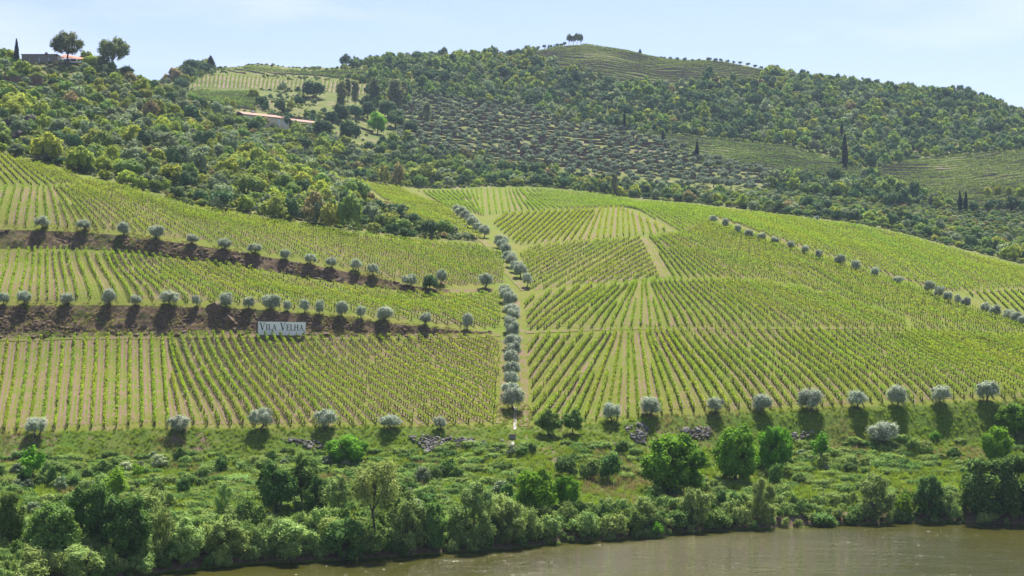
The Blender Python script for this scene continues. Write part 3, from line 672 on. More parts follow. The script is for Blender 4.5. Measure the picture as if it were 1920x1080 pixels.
for s in range(3):
    proto('alder', 8.0, 9.5, crown_mesh('alder_crown', LM['alder'], 170 + s, (3.9, 3.7, 4.8), 4.6, 46, 130, .36, .26, .76, .45, -.95), trunk_mesh('alder_trunk', M['bark'], 170 + s, 8, .22, 2.0, 5, .3))
for s in range(2):
    proto('tall_willow', 8.0, 12.5, crown_mesh('tall_willow_crown', LM['willow'], 180 + s, (4.0, 3.6, 3.4), 9.0, 40, 130, .34, .26, .4, .4, -.8, 0, .9, .38), trunk_mesh('tall_willow_trunk', M['bark'], 180 + s, 11, .17, 2.6, 5, .5))
for s in range(2):
    proto('sapling', 4.0, 5.6, crown_mesh('sapling_crown', LM['ash'], 190 + s, (1.9, 1.8, 2.2), 3.4, 22, 42, .34, .32, .45, .4, -.8), trunk_mesh('sapling_trunk', M['bark'], 190 + s, 4, .09, .9, 4, .35))
def cypress_mesh(seed):
    r_ = np.random.default_rng(seed); k = 1500; z = r_.random(k) ** .85; rad = .95 * np.sin(np.pi * np.clip(z * .9 + .1, 0, 1)) ** .75 * (1 - .55 * z) + .03
    a = r_.uniform(0, 2 * np.pi, k); rr = rad * r_.uniform(.8, 1.08, k); C = np.c_[np.cos(a) * rr, np.sin(a) * rr, .3 + z * 9.7]
    V, Fc = diamonds(C, np.c_[np.cos(a), np.sin(a), r_.normal(.4, .3, k)] + r_.normal(0, .35, (k, 3)), .42 * r_.uniform(.7, 1.2, k), r_, .55)
    zz = np.linspace(0, 1, 9); ring = np.concatenate([np.c_[np.cos(np.arange(8) * .785) * .75 * q, np.sin(np.arange(8) * .785) * .75 * q, np.full(8, .3 + y * 9.4)] for y, q in zip(zz, .95 * np.sin(np.pi * np.clip(zz * .9 + .1, 0, 1)) ** .75 * (1 - .55 * zz))])
    qf = np.array([[i * 8 + j, i * 8 + (j + 1) % 8, i * 8 + 8 + (j + 1) % 8, i * 8 + 8 + j] for i in range(8) for j in range(8)]) + len(V)
    return mesh_np('cypress_crown', np.concatenate([V, ring]), np.concatenate([Fc, qf]), [LM['cypress']], {'tone': np.r_[np.repeat(r_.random(k), 4), np.zeros(72)]})
for s in range(2):
    tb = MB(); tb.tube([(0, 0, -.4), (0, 0, 1.2)], [.16, .12], 6); proto('cypress', 2.0, 10.0, cypress_mesh(200 + s), tb.mesh('cypress_trunk', M['bark'], True))
for s in range(2):
    proto('euca', 16.0, 17.0, crown_mesh('eucalyptus_crown', LM['euca'], 210 + s, (7.8, 7.2, 6.6), 10.2, 62, 60, .72, .22, .5, .5, -.75), trunk_mesh('eucalyptus_trunk', M['bark'], 210 + s, 15, .42, 5, 7, .35))
for s in range(3):
    proto('poplar', 6.0, 16.0, crown_mesh('poplar_crown', LM['euca'], 220 + s, (2.9, 2.7, 7.2), 8.6, 34, 42, .75, .36, .6, .3, -.95), trunk_mesh('poplar_trunk', M['bark'], 220 + s, 14, .22, 1.2, 4, .3))
for s in range(2):
    proto('dark_tree', 8.0, 8.0, crown_mesh('dark_tree_crown', LM['dark'], 230 + s, (4.0, 3.8, 3.7), 4.2, 32, 42, .62, .34, .7, .4, -.7), trunk_mesh('dark_tree_trunk', M['bark'], 230 + s, 6, .25, 2, 4, .3))
    proto('lime_tree', 8.0, 8.0, crown_mesh('lime_tree_crown', LM['lime'], 250 + s, (4.0, 3.8, 3.9), 4.1, 34, 60, .5, .32, .75, .45, -.9), trunk_mesh('lime_tree_trunk', M['bark'], 250 + s, 6, .25, 2, 4, .3))
    proto('round_tree', 8.0, 8.0, crown_mesh('round_tree_crown', LM['bright'], 240 + s, (4.0, 3.8, 3.8), 4.2, 34, 48, .55, .34, .7, .4, -.8), trunk_mesh('round_tree_trunk', M['bark'], 240 + s, 6, .25, 2, 4, .3))
# rounded bushes of the scrub: one mesh each, several shapes and leaf colours
BUSH = {}
for mi, mk in enumerate(('bright', 'mid', 'dark', 'grey', 'rust', 'yellow')):
    for s in range(3):
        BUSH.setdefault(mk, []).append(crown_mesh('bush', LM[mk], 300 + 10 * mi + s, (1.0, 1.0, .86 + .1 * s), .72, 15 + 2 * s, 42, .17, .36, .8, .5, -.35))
FARB = {}
for mi, mk in enumerate(('mid', 'dark', 'grey', 'bright', 'rust', 'yellow')):
    for s in range(2):
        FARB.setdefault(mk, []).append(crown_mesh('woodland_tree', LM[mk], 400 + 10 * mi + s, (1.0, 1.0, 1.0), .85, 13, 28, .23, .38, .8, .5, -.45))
WSH = [crown_mesh('bank_shrub', LM['willow'], 500 + s, (1.0, 1.0, .95), .75, 22, 60, .115, .36, .6, .35, -.45, 0, .1, .4) for s in range(3)]
BRM = [crown_mesh('bramble', LM[k], 520 + s, (1.0, 1.0, .42), .18, 18, 60, .10, .38, .75, .3, -.2) for s, k in enumerate(('mid', 'alder', 'alder', 'mid'))]
DSH = [crown_mesh('bank_shrub', LM['alder'], 530 + s, (1.0, 1.0, .95), .75, 22, 52, .125, .36, .66, .35, -.45) for s in range(2)]
ASH = [crown_mesh('bank_shrub', LM['ash'], 540 + s, (1.0, 1.0, .95), .75, 20, 46, .13, .36, .6, .35, -.45) for s in range(2)]

ORD = ['first', 'second', 'third', 'fourth', 'fifth', 'sixth', 'seventh', 'eighth', 'ninth', 'tenth', 'eleventh', 'twelfth', 'thirteenth', 'fourteenth', 'fifteenth', 'sixteenth', 'seventeenth', 'eighteenth', 'nineteenth', 'twentieth', 'twenty-first', 'twenty-second', 'twenty-third', 'twenty-fourth', 'twenty-fifth']
def skyline(px):
    c = int(round((px + 200) / 2320 * (NC - 1))); return float(TPY[c].min())
def place_tree(name, kind, px, base, wpx, hpx, label, cat='tree', group=None, i=None, ymin=150, dep=1.0):
    """a tree standing where the photo pixel (px, base) meets the ground, wpx by hpx photo pixels large"""
    if ymin >= 1000: base = skyline(px) + .5
    P = hit(px, base, ymin); ppm = F / P[1]; lst = PROTO[kind]
    W, H, cm, tm = lst[(i if i is not None else random.randrange(99)) % len(lst)]
    root = link(name, None, label=label, cat=cat, group=group)
    if name == 'olive_tree': wpx *= random.uniform(.92, 1.22); hpx *= random.uniform(.9, 1.15)
    root.location = (P[0], P[1], P[2] - .1); sx = wpx / ppm / W; root.scale = (sx, sx * dep * (random.uniform(.85, 1.1) if name == 'olive_tree' else 1), hpx / ppm / H)
    root.rotation_euler = (0, 0, random.uniform(-3.14, 3.14))
    link('trunk', tm, root); link('crown', cm, root)
    return root
def place_bush(name, me, px, base, wpx, hpx, label, cat='shrub', group=None, ymin=150):
    P = hit(px, base, ymin); ppm = F / P[1]
    o = link(name, me, label=label, cat=cat, group=group)
    o.location = (P[0], P[1], P[2] - .1); r = wpx / ppm / 2; o.scale = (r, r, hpx / ppm / 1.6); o.rotation_euler = (0, 0, random.uniform(-3.14, 3.14))
    return o

# ------------------------------------------------------------------ olive trees, row by row (crown centre x, base y, width, height in photo pixels)
def olive_row(lst, where, group, kind='olive', ymin=150):
    for i, (x, y, w, h_) in enumerate(lst):
        place_tree('olive_tree', kind, x, y, w, h_, 'silvery olive tree %s, %s' % (where, ORD[i]  + ' from the left' if i < len(lst) - 1 else 'rightmost of its row'), 'olive tree', group, ymin=ymin)
olive_row([(65, 820, 48, 46), (337, 812, 54, 42), (490, 808, 52, 50), (611, 806, 60, 46), (733, 806, 48, 38), (826, 806, 34, 32)], 'on the grassy edge below the lower left field', 'olives along the lower left field edge')
olive_row([(1147, 792, 45, 40), (1220, 781, 48, 40), (1340, 777, 42, 38), (1427, 774, 50, 42), (1520, 771, 54, 42), (1607, 767, 46, 42), (1684, 763, 50, 40), (1764, 759, 46, 42), (1851, 754, 46, 40)], 'on the grassy edge below the lower right field', 'olives along the lower right field edge')
place_tree('olive_tree', 'olive', 1656, 835, 60, 50, 'lone grey olive tree standing lower down on the grassy right bank', 'olive tree')
olive_row([(6, 573, 26, 30), (45, 573, 32, 30), (125, 574, 36, 30), (203, 573, 36, 36), (255, 575, 24, 26), (318, 574, 40, 36), (368, 576, 25, 25), (423, 578, 34, 34), (466, 580, 24, 24), (508, 583, 36, 32), (539, 584, 20, 24), (571, 587, 28, 32), (599, 590, 26, 30), (640, 594, 34, 30), (677, 598, 19, 28), (720, 603, 36, 32), (798, 611, 26, 28), (876, 619, 30, 32)], 'on the terrace edge above the white sign', 'olives on the lower terrace edge')
olive_row([(80, 430, 30, 28), (157, 434, 29, 26), (232, 442, 31, 28), (293, 449, 30, 26), (361, 459, 26, 24), (421, 470, 27, 24), (477, 477, 28, 25), (535, 487, 27, 24), (583, 497, 26, 23), (621, 503, 25, 22), (667, 509, 24, 27), (700, 518, 24, 26), (768, 540, 30, 32), (828, 533, 25, 28), (910, 541, 31, 31)], 'on the upper left terrace edge', 'olives on the upper terrace edge')
olive_row([(857, 404, 22, 22), (864, 409, 23, 24), (872, 415, 25, 25), (880, 421, 25, 25), (887, 428, 25, 25), (896, 436, 26, 24), (908, 446, 27, 25)], 'in the topmost clump of the gully', 'upper gully olives')
olive_row([(939, 465, 29, 27), (943, 473, 27, 26), (948, 482, 28, 27), (954, 491, 28, 27), (960, 501, 28, 28), (967, 511, 28, 28), (976, 521, 28, 28), (989, 539, 28, 33)], 'in the slanting middle stretch of the gully', 'middle gully olives')
for i, (x, y, w, h_) in enumerate([(944, 554, 30, 26), (950, 566, 32, 30), (956, 580, 34, 32), (960, 594, 34, 32), (962, 608, 34, 34), (957, 623, 34, 34), (961, 638, 34, 34), (960, 654, 36, 36), (963, 670, 34, 36), (959, 688, 36, 38), (962, 706, 38, 38), (960, 726, 40, 40), (958, 744, 38, 36), (962, 770, 42, 48)]):
    place_tree('olive_tree', 'olive', x, y, w, h_, 'silvery olive tree in the straight lower gully line, %s' % (ORD[i] + ' from the top' if i < 13 else 'lowest above the pale channel'), 'olive tree', 'lower gully olives')
olive_row([(1337, 420, 23, 21), (1361, 429, 20, 20), (1384, 440, 19, 21), (1405, 446, 22, 20), (1428, 452, 20, 19), (1453, 460, 19, 18), (1483, 468, 20, 20), (1509, 476, 19, 20), (1535, 486, 21, 20), (1575, 499, 26, 22), (1605, 508, 23, 23), (1640, 520, 22, 23), (1684, 534, 24, 20), (1743, 551, 28, 28), (1760, 561, 26, 28), (1778, 567, 25, 26), (1796, 574, 18, 24), (1811, 579, 20, 24), (1848, 590, 25, 24), (1866, 596, 24, 26), (1890, 603, 22, 26), (1905, 608, 22, 26), (1918, 612, 24, 26)], 'in the diagonal line across the right slope', 'olives in the diagonal line')
# skyline olives on the far hilltop
xs = [905, 921, 940, 951, 964, 972, 980, 990, 1001, 1009, 1021, 1033, 1044, 1052, 1058]
for i, x in enumerate(xs):
    y = np.interp(x, [900, 960, 1060], [112, 107, 98]); place_tree('olive_tree', 'olive_far', x, y + .5, 9, 9, 'tiny olive tree on the hilltop skyline, %s from the left' % ORD[i], 'olive tree', 'skyline olives left of the summit', ymin=1000)
for i, x in enumerate([1241, 1246, 1257, 1270, 1284, 1298, 1311, 1329, 1341, 1352, 1364, 1376, 1388, 1402, 1416, 1428]):
    y = np.interp(x, [1240, 1330, 1400, 1440], [122.5, 124.5, 133, 144]); place_tree('olive_tree', 'olive_far', x, y + .5, 9 if i != 7 else 15, 8 if i != 7 else 11, 'small olive on the ridge skyline right of the summit, %s from the left' % ORD[i], 'olive tree', 'skyline olives right of the summit', ymin=1000)

# ------------------------------------------------------------------ cypresses and landmark trees
for x, b, w, h_, lab, ym in [
 (31, 122, 9, 50, 'tall slender cypress left of the grey hilltop house', 500), (1171, 248, 6, 36, 'slim cypress at the top of the olive terraces', 650), (1243, 268, 7, 20, 'short cypress beside the upper right terraces', 650),
 (1307, 302, 8, 34, 'dark cypress standing among the right olive terraces', 650), (1584, 316, 11, 56, 'tallest cypress, alone between the two right hand terraced vineyards', 650), (1578, 258, 6, 26, 'thin cypress up in the woodland behind the tallest one', 700),
 (1668, 362, 6, 22, 'small cypress at the foot of the right terraced vineyard', 600), (1800, 398, 7, 34, 'left cypress of the pair below the right terraces', 600), (1811, 398, 7, 34, 'right cypress of the pair below the right terraces', 600),
 (1039, 99, 2.5, 8, 'tiny cypress on the skyline, farther from the summit clump', 1000), (1028, 100, 2.5, 9, 'tiny cypress on the skyline, left of its twin', 1000), (1200, 111.5, 6, 10, 'lone small conifer on the skyline right of the summit', 1000), (395, 134, 14, 30, 'dark conifer on the left ridge beside the vineyard', 800)]:
    place_tree('cypress_tree', 'cypress', x, b, w * 1.3, h_ * (1.18 if x > 1100 else 1), lab, 'cypress', ymin=ym)
for nm, k, x, b, w, h_, lab, ym in [
 ('eucalyptus_tree', 'euca', 126, 122, 74, 66, 'large spreading eucalyptus behind the grey hilltop house', 600),
 ('eucalyptus_tree', 'euca', 214, 136, 66, 72, 'large rounded eucalyptus on the skyline right of the house', 600),
 ('broadleaf_tree', 'round_tree', 168, 126, 34, 24, 'bright green tree between the two hilltop eucalyptus', 600),
 ('poplar_tree', 'poplar', 640, 216, 27, 72, 'tall olive-green tree, left of the clump above the red-roofed house', 640),
 ('poplar_tree', 'poplar', 652, 190, 18, 52, 'narrow tree rising at the back of the mid-slope clump', 640),
 ('poplar_tree', 'poplar', 666, 200, 18, 58, 'slim dark tree in the middle of the mid-slope clump', 640),
 ('poplar_tree', 'poplar', 702, 198, 26, 58, 'tall pale-topped tree between the two mid-slope clumps', 640),
 ('poplar_tree', 'poplar', 741, 208, 36, 66, 'broadest tall eucalyptus-like tree above the bright round tree', 640),
 ('poplar_tree', 'poplar', 757, 200, 20, 52, 'tall tree at the right end of the mid-slope clump', 640),
 ('poplar_tree', 'poplar', 800, 236, 20, 52, 'airy thin-trunked tree on the left olive terraces', 640),
 ('evergreen_tree', 'dark_tree', 587, 184, 54, 38, 'broad dark evergreen below the upper left vineyard', 700),
 ('broadleaf_tree', 'lime_tree', 708, 252, 40, 46, 'brilliant lime green round tree in the middle of the hillside', 640),
 ('evergreen_tree', 'dark_tree', 640, 232, 36, 44, 'dark evergreen at the foot of the tall mid-slope clump', 640),
 ('evergreen_tree', 'dark_tree', 690, 226, 40, 40, 'dark evergreen left of the lime green round tree', 640),
 ('evergreen_tree', 'dark_tree', 742, 240, 40, 40, 'dark evergreen right of the lime green round tree', 640),
 ('evergreen_tree', 'dark_tree', 655, 268, 50, 46, 'wide dark evergreen below the red-roofed house', 600),
 ('evergreen_tree', 'dark_tree', 364, 128, 46, 30, 'dark evergreen clump on the left ridge beside a conifer', 800),
 ('evergreen_tree', 'euca', 1067, 103, 13, 24, 'leftmost tree of the dark clump on the summit', 1000),
 ('evergreen_tree', 'euca', 1075, 103, 15, 20, 'low middle tree of the dark clump on the summit', 1000),
 ('evergreen_tree', 'euca', 1082, 103, 14, 25, 'tall middle tree of the dark clump on the summit', 1000),
 ('evergreen_tree', 'euca', 1089, 103, 12, 24, 'rightmost tree of the dark clump on the summit', 1000),
 ('evergreen_tree', 'dark_tree', 620, 236, 34, 32, 'dark evergreen beside the right end of the white barn', 640),
 ('evergreen_tree', 'dark_tree', 668, 222, 30, 30, 'dark evergreen under the slim middle tree of the clump', 640),
 ('evergreen_tree', 'dark_tree', 726, 222, 40, 40, 'dark evergreen behind the lime green round tree', 640),
 ('evergreen_tree', 'dark_tree', 770, 252, 34, 30, 'dark evergreen at the left end of the olive terraces', 640),
 ('evergreen_tree', 'dark_tree', 605, 255, 44, 36, 'dark evergreen below the white barn', 620),
 ('evergreen_tree', 'dark_tree', 1632, 340, 17, 32, 'squat dark evergreen beside the right terraced vineyard', 600),
 ('evergreen_tree', 'dark_tree', 1825, 398, 22, 24, 'dark bushy tree just right of the cypress pair', 600),
 ('broadleaf_tree', 'round_tree', 1852, 372, 18, 24, 'small round tree on the right terraces, first of four', 620),
 ('broadleaf_tree', 'round_tree', 1871, 370, 17, 26, 'small round tree on the right terraces, second of four', 620),
 ('broadleaf_tree', 'round_tree', 1892, 370, 16, 22, 'small round tree on the right terraces, third of four', 620),
 ('broadleaf_tree', 'round_tree', 1914, 372, 22, 26, 'small round tree on the right terraces, at the frame edge', 620),
 ('conifer_tree', 'poplar', 1152, 366, 16, 50, 'dark narrow tree in the scrub above the top field', 600),
 ('evergreen_bush', 'dark_tree', 806, 546, 40, 36, 'near-black evergreen bush on the upper terrace among the olives', 300),
]: place_tree(nm, k, x, b, w, h_, lab, ymin=ym)

# ------------------------------------------------------------------ riverbank trees
for nm, k, x, b, w, h_, lab in [
 ('young_tree', 'sapling', 60, 912, 60, 80, 'bright green sapling on the left bank below the first olive'),
 ('young_tree', 'sapling', 216, 955, 62, 85, 'bright yellow-green tree above the dark alders on the left'),
 ('young_tree', 'sapling', 257, 902, 30, 36, 'little bright sapling on the left bank, right of the first one'),
 ('alder_tree', 'alder', 20, 1030, 66, 120, 'dull brownish green tree at the left frame edge'),
 ('alder_tree', 'alder', 100, 1060, 110, 140, 'dark alder beside the left frame edge tree'),
 ('alder_tree', 'alder', 172, 1040, 100, 150, 'tall dark alder in the left waterside thicket'),
 ('alder_tree', 'alder', 236, 1055, 105, 140, 'broad dark alder in the left thicket, below the yellow-green tree'),
 ('willow_tree', 'willow', 150, 1092, 104, 86, 'pale willow in the bottom left corner over the water'),
 ('willow_tree', 'willow', 305, 1050, 60, 122, 'leaning pale willow right of the dark alders'),
 ('willow_tree', 'willow', 350, 1062, 90, 100, 'grey-green willow over the water, left of the middle'),
 ('willow_tree', 'willow', 425, 1050, 90, 92, 'grey-green willow at the water, right of the leaning one'),
 ('willow_tree', 'willow', 421, 968, 40, 70, 'narrow grey-green willow standing on the open left bank'),
 ('evergreen_tree', 'walnut', 518, 968, 84, 108, 'dark glossy tree, left of the evergreen group on the bank'),
 ('evergreen_tree', 'walnut', 566, 955, 84, 108, 'dark glossy tree, tallest of the evergreen group on the bank'),
 ('evergreen_tree', 'walnut', 596, 972, 56, 84, 'dark glossy tree, right of the evergreen group on the bank'),
 ('ash_tree', 'ash', 651, 872, 86, 66, 'bright green round tree under the lower left field'),
 ('willow_tree', 'tall_willow', 705, 1040, 112, 186, 'tall pale willow with bare dark trunk at the waterside'),
 ('willow_tree', 'willow', 630, 975, 70, 100, 'pale willow between the glossy trees and the tall willow'),
 ('willow_tree', 'willow', 545, 1052, 110, 96, 'broad pale willow leaning over the water below the glossy trees'),
 ('alder_tree', 'alder', 645, 1052, 96, 92, 'low dark alder at the water left of the tall trunk'),
 ('willow_tree', 'willow', 765, 1040, 90, 128, 'yellow-green willow right of the tall trunk'),
 ('alder_tree', 'alder', 812, 1035, 60, 105, 'dark slender alder right of the tall willow'),
 ('willow_tree', 'willow', 892, 1030, 96, 140, 'thin willow with visible branches left of the drain'),
 ('willow_tree', 'willow', 950, 1024, 80, 96, 'bushy willow at the water below the drain'),
 ('ash_tree', 'ash', 1006, 968, 90, 100, 'bright green tree at the water, left of a pair'),
 ('ash_tree', 'ash', 1060, 955, 54, 74, 'bright green smaller tree at the water, right of a pair'),
 ('walnut_tree', 'walnut', 1030, 818, 56, 54, 'dark green round tree beside the gully foot, left of two'),
 ('walnut_tree', 'walnut', 1074, 815, 40, 52, 'dark green round tree beside the gully foot, right of two'),
 ('ash_tree', 'ash', 1264, 928, 142, 132, 'largest bright green tree on the right bank'),
 ('ash_tree', 'ash', 1380, 902, 96, 116, 'big bright green tree right of the largest one'),
 ('ash_tree', 'ash', 1455, 888, 70, 104, 'bright green tree, third of the big trees on the right bank'),
 ('willow_tree', 'willow', 1304, 990, 70, 90, 'rounded pale willow below the largest bright tree'),
 ('willow_tree', 'willow', 1212, 985, 56, 60, 'small pale willow left of the rounded one'),
 ('willow_tree', 'willow', 1432, 985, 56, 98, 'feathery pale willow below the third big tree'),
 ('willow_tree', 'willow', 1640, 978, 80, 98, 'fresh green waterside willow in the middle of the right bank'),
 ('alder_tree', 'alder', 1742, 976, 62, 98, 'dark narrow alder by the water on the right'),
 ('willow_tree', 'willow', 1770, 968, 50, 66, 'pale bush-like willow between the alder and the right thicket'),
 ('alder_tree', 'alder', 1848, 974, 112, 130, 'large dark alder of the right waterside thicket'),
 ('alder_tree', 'alder', 1915, 975, 110, 150, 'dark alder at the right frame edge'),
 ('ash_tree', 'ash', 1868, 870, 66, 82, 'bright green crown above the right waterside thicket'),
 ('ash_tree', 'ash', 1905, 815, 84, 66, 'bright green tree at the right edge by the vineyard corner'),
 ('young_tree', 'sapling', 1538, 872, 46, 66, 'yellowish young tree on the right bank'),
]: place_tree(nm, k, x, b, w, h_, lab)
# shrubs one can pick out on the bank
for me, x, b, w, h_, lab in [
 (DSH[0], 98, 912, 24, 40, 'small dark conical shrub beside the left sapling'), (DSH[1], 190, 890, 44, 30, 'dark shrub in the hollow of the left bank'), (BRM[0], 440, 902, 84, 36, 'long dark bramble mound on the left bank'),
 (DSH[0], 345, 930, 34, 36, 'dark round shrub in the middle of the left bank'), (BRM[1], 800, 884, 64, 34, 'dense grey-green bramble mound below the stone heap'), (DSH[1], 840, 892, 50, 36, 'dark rounded shrub right of the bramble mound'), (BRM[0], 880, 880, 48, 26, 'green bramble mound near the drain'),
 (DSH[0], 1060, 896, 60, 42, 'dark rounded shrub below the two dark trees'), (DSH[1], 1105, 902, 50, 40, 'dark shrub beside the pale stones'), (DSH[0], 1145, 905, 54, 58, 'tall dark bush left of the largest bright tree'), (WSH[0], 1138, 900, 28, 54, 'feathery grey bush in front of the tall dark bush'),
 (WSH[1], 1035, 1015, 60, 56, 'pale waterside shrub below the bright pair'), (WSH[2], 1095, 1012, 70, 62, 'pale waterside shrub, broadest below the open grass'), (WSH[0], 1150, 1012, 62, 56, 'pale green waterside shrub left of a dark one'), (ASH[0], 1228, 1008, 40, 36, 'bright low shrub at the bend of the shoreline'),
 (DSH[1], 1190, 1004, 50, 50, 'dark waterside shrub left of the bright low one'), (DSH[0], 1270, 1000, 56, 44, 'dark waterside shrub under the rounded willow'), (DSH[1], 1345, 996, 60, 44, 'dark scrub at the water right of the rounded willow'), (WSH[1], 1390, 990, 50, 46, 'grey shrub at the water left of the feathery willow'),
 (DSH[0], 1455, 912, 34, 44, 'dark conical shrub below the third big tree'), (DSH[1], 1500, 908, 32, 24, 'small dark round bush on the right meadow'), (WSH[2], 848, 1038, 34, 30, 'small pale shrub overhanging the water in the middle'), (WSH[0], 885, 1034, 26, 22, 'smallest pale shrub at the water in the middle'),
 (DSH[0], 700, 1048, 60, 54, 'dark shrub at the foot of the tall willow'), (WSH[1], 480, 1056, 50, 44, 'pale shrub at the water under the left willows'), (WSH[2], 260, 1082, 70, 50, 'grey shrub over the water at the bottom left'), (WSH[0], 60, 1100, 80, 60, 'grey shrub in the bottom left corner'), (DSH[1], 200, 1092, 60, 40, 'dark shrub at the bottom edge under the alders'),
 (ASH[1], 1690, 972, 44, 54, 'yellow-green shrub between willow and dark alder'), (WSH[2], 1790, 978, 40, 40, 'pale shrub at the water beside the right thicket'), (WSH[1], 1850, 985, 44, 34, 'pale drooping shrub in front of the right thicket'), (DSH[0], 1545, 990, 60, 30, 'low dark scrub under the cut bank'), (DSH[1], 1600, 986, 50, 34, 'low dark scrub left of the fresh green willow'), (DSH[0], 1690, 982, 40, 24, 'low dark scrub at the shore right of the willow'),
 (ASH[0], 1400, 868, 34, 26, 'little bright shrub between the big right trees'), (ASH[1], 1420, 880, 40, 30, 'bright leafy shrub at the foot of the second big tree'), (BRM[3], 1560, 930, 70, 24, 'green bramble bank above the cut shore'), (BRM[1], 1730, 905, 80, 26, 'grey-green bramble above the dark alder'), (DSH[1], 1790, 862, 34, 26, 'dark bush under the stone wall on the right bank'), (ASH[1], 1755, 826, 30, 20, 'small green bush on the grass near the right corner'),
]: place_bush('bramble' if me.name.startswith('bramble') else 'bank_shrub', me, x, b, w, h_, lab)

# large bushes one can pick out in the scrub along the upper left field and on the open ground below the upper vineyard
for mk, x, b, w, h_, lab, ym in [
 ('bright', 87, 303, 62, 54, 'big bright green bush at the top of the corner field', 400), ('bright', 148, 322, 58, 48, 'bright green rounded bush right of the big one by the corner field', 400),
 ('bright', 30, 215, 64, 42, 'bright bush overhanging the dark rock cliff at the left edge', 440), ('yellow', 512, 414, 58, 50, 'yellow-green bush at the lower edge of the scrub, largest of the yellow ones', 390), ('dark', 545, 412, 30, 44, 'dark bush between the yellow and rusty ones', 390),
 ('rust', 590, 420, 48, 62, 'rusty-tinged tall bush in the scrub wedge', 390), ('yellow', 622, 430, 44, 52, 'yellowish bush right of the rusty one', 390), ('mid', 658, 437, 54, 78, 'tall deep green bush at the end of the scrub wedge', 390), ('mid', 668, 380, 54, 46, 'broad green bush beside the narrow vine strip', 420),
 ('bright', 560, 345, 64, 44, 'bright green bush at the top of the narrow vine strip', 470), ('grey', 700, 420, 34, 34, 'grey bush at the edge of the narrow vine strip', 400), ('dark', 735, 442, 30, 26, 'dark low bush near the tip of the scrub wedge', 395), ('dark', 765, 448, 36, 22, 'dark low bush at the very tip of the scrub wedge', 395),
 ('grey', 402, 392, 32, 26, 'silvery bush on the field edge below the scrub', 395), ('bright', 309, 355, 26, 22, 'small vivid green bush on the field edge', 395), ('bright', 318, 342, 50, 36, 'bright bush above the small vivid one', 410), ('dark', 325, 315, 36, 44, 'tall dark bush in the lower scrub', 430), ('mid', 430, 330, 56, 42, 'broad dark green bush in the middle of the lower scrub', 430),
 ('yellow', 796, 346, 62, 42, 'large yellow-green bush behind the top field', 625), ('rust', 748, 350, 26, 38, 'rusty bush behind the top field', 625), ('yellow', 718, 348, 30, 36, 'yellowish bush left of the rusty one behind the top field', 620),
 ('bright', 475, 185, 26, 18, 'green bush on the grassy slope above the red-roofed house', 720), ('dark', 490, 200, 26, 22, 'dark bush on the grassy slope above the red-roofed house', 720), ('grey', 507, 186, 12, 11, 'small grey bush on the grassy slope, first of the row', 720), ('grey', 524, 186, 16, 13, 'small grey bush on the grassy slope, second of the row', 720), ('grey', 557, 186, 14, 12, 'small grey bush on the grassy slope, third of the row', 720), ('bright', 545, 206, 18, 20, 'pale green little tree on the grassy slope', 700), ('grey', 588, 196, 15, 12, 'lone grey bush under the broad dark evergreen', 700), ('dark', 560, 196, 20, 16, 'dark bush left of the lone grey one', 700), ('grey', 650, 212, 24, 18, 'grey bush under the tall mid-slope trees', 660), ('grey', 606, 212, 16, 13, 'grey bush left of the tall mid-slope trees', 680), ('bright', 600, 250, 34, 26, 'bright bush below the white barn', 620),
 ('rust', 325, 160, 44, 36, 'rusty bush on the left ridge below the evergreen clump', 760), ('dark', 345, 152, 46, 30, 'dark bush behind the rusty one on the left ridge', 780), ('grey', 305, 172, 40, 26, 'grey bush at the dip of the left skyline', 690),
]: place_bush('scrub_bush', BUSH[mk][random.randrange(3)], x, b, w, h_, lab, 'bush', ymin=ym)
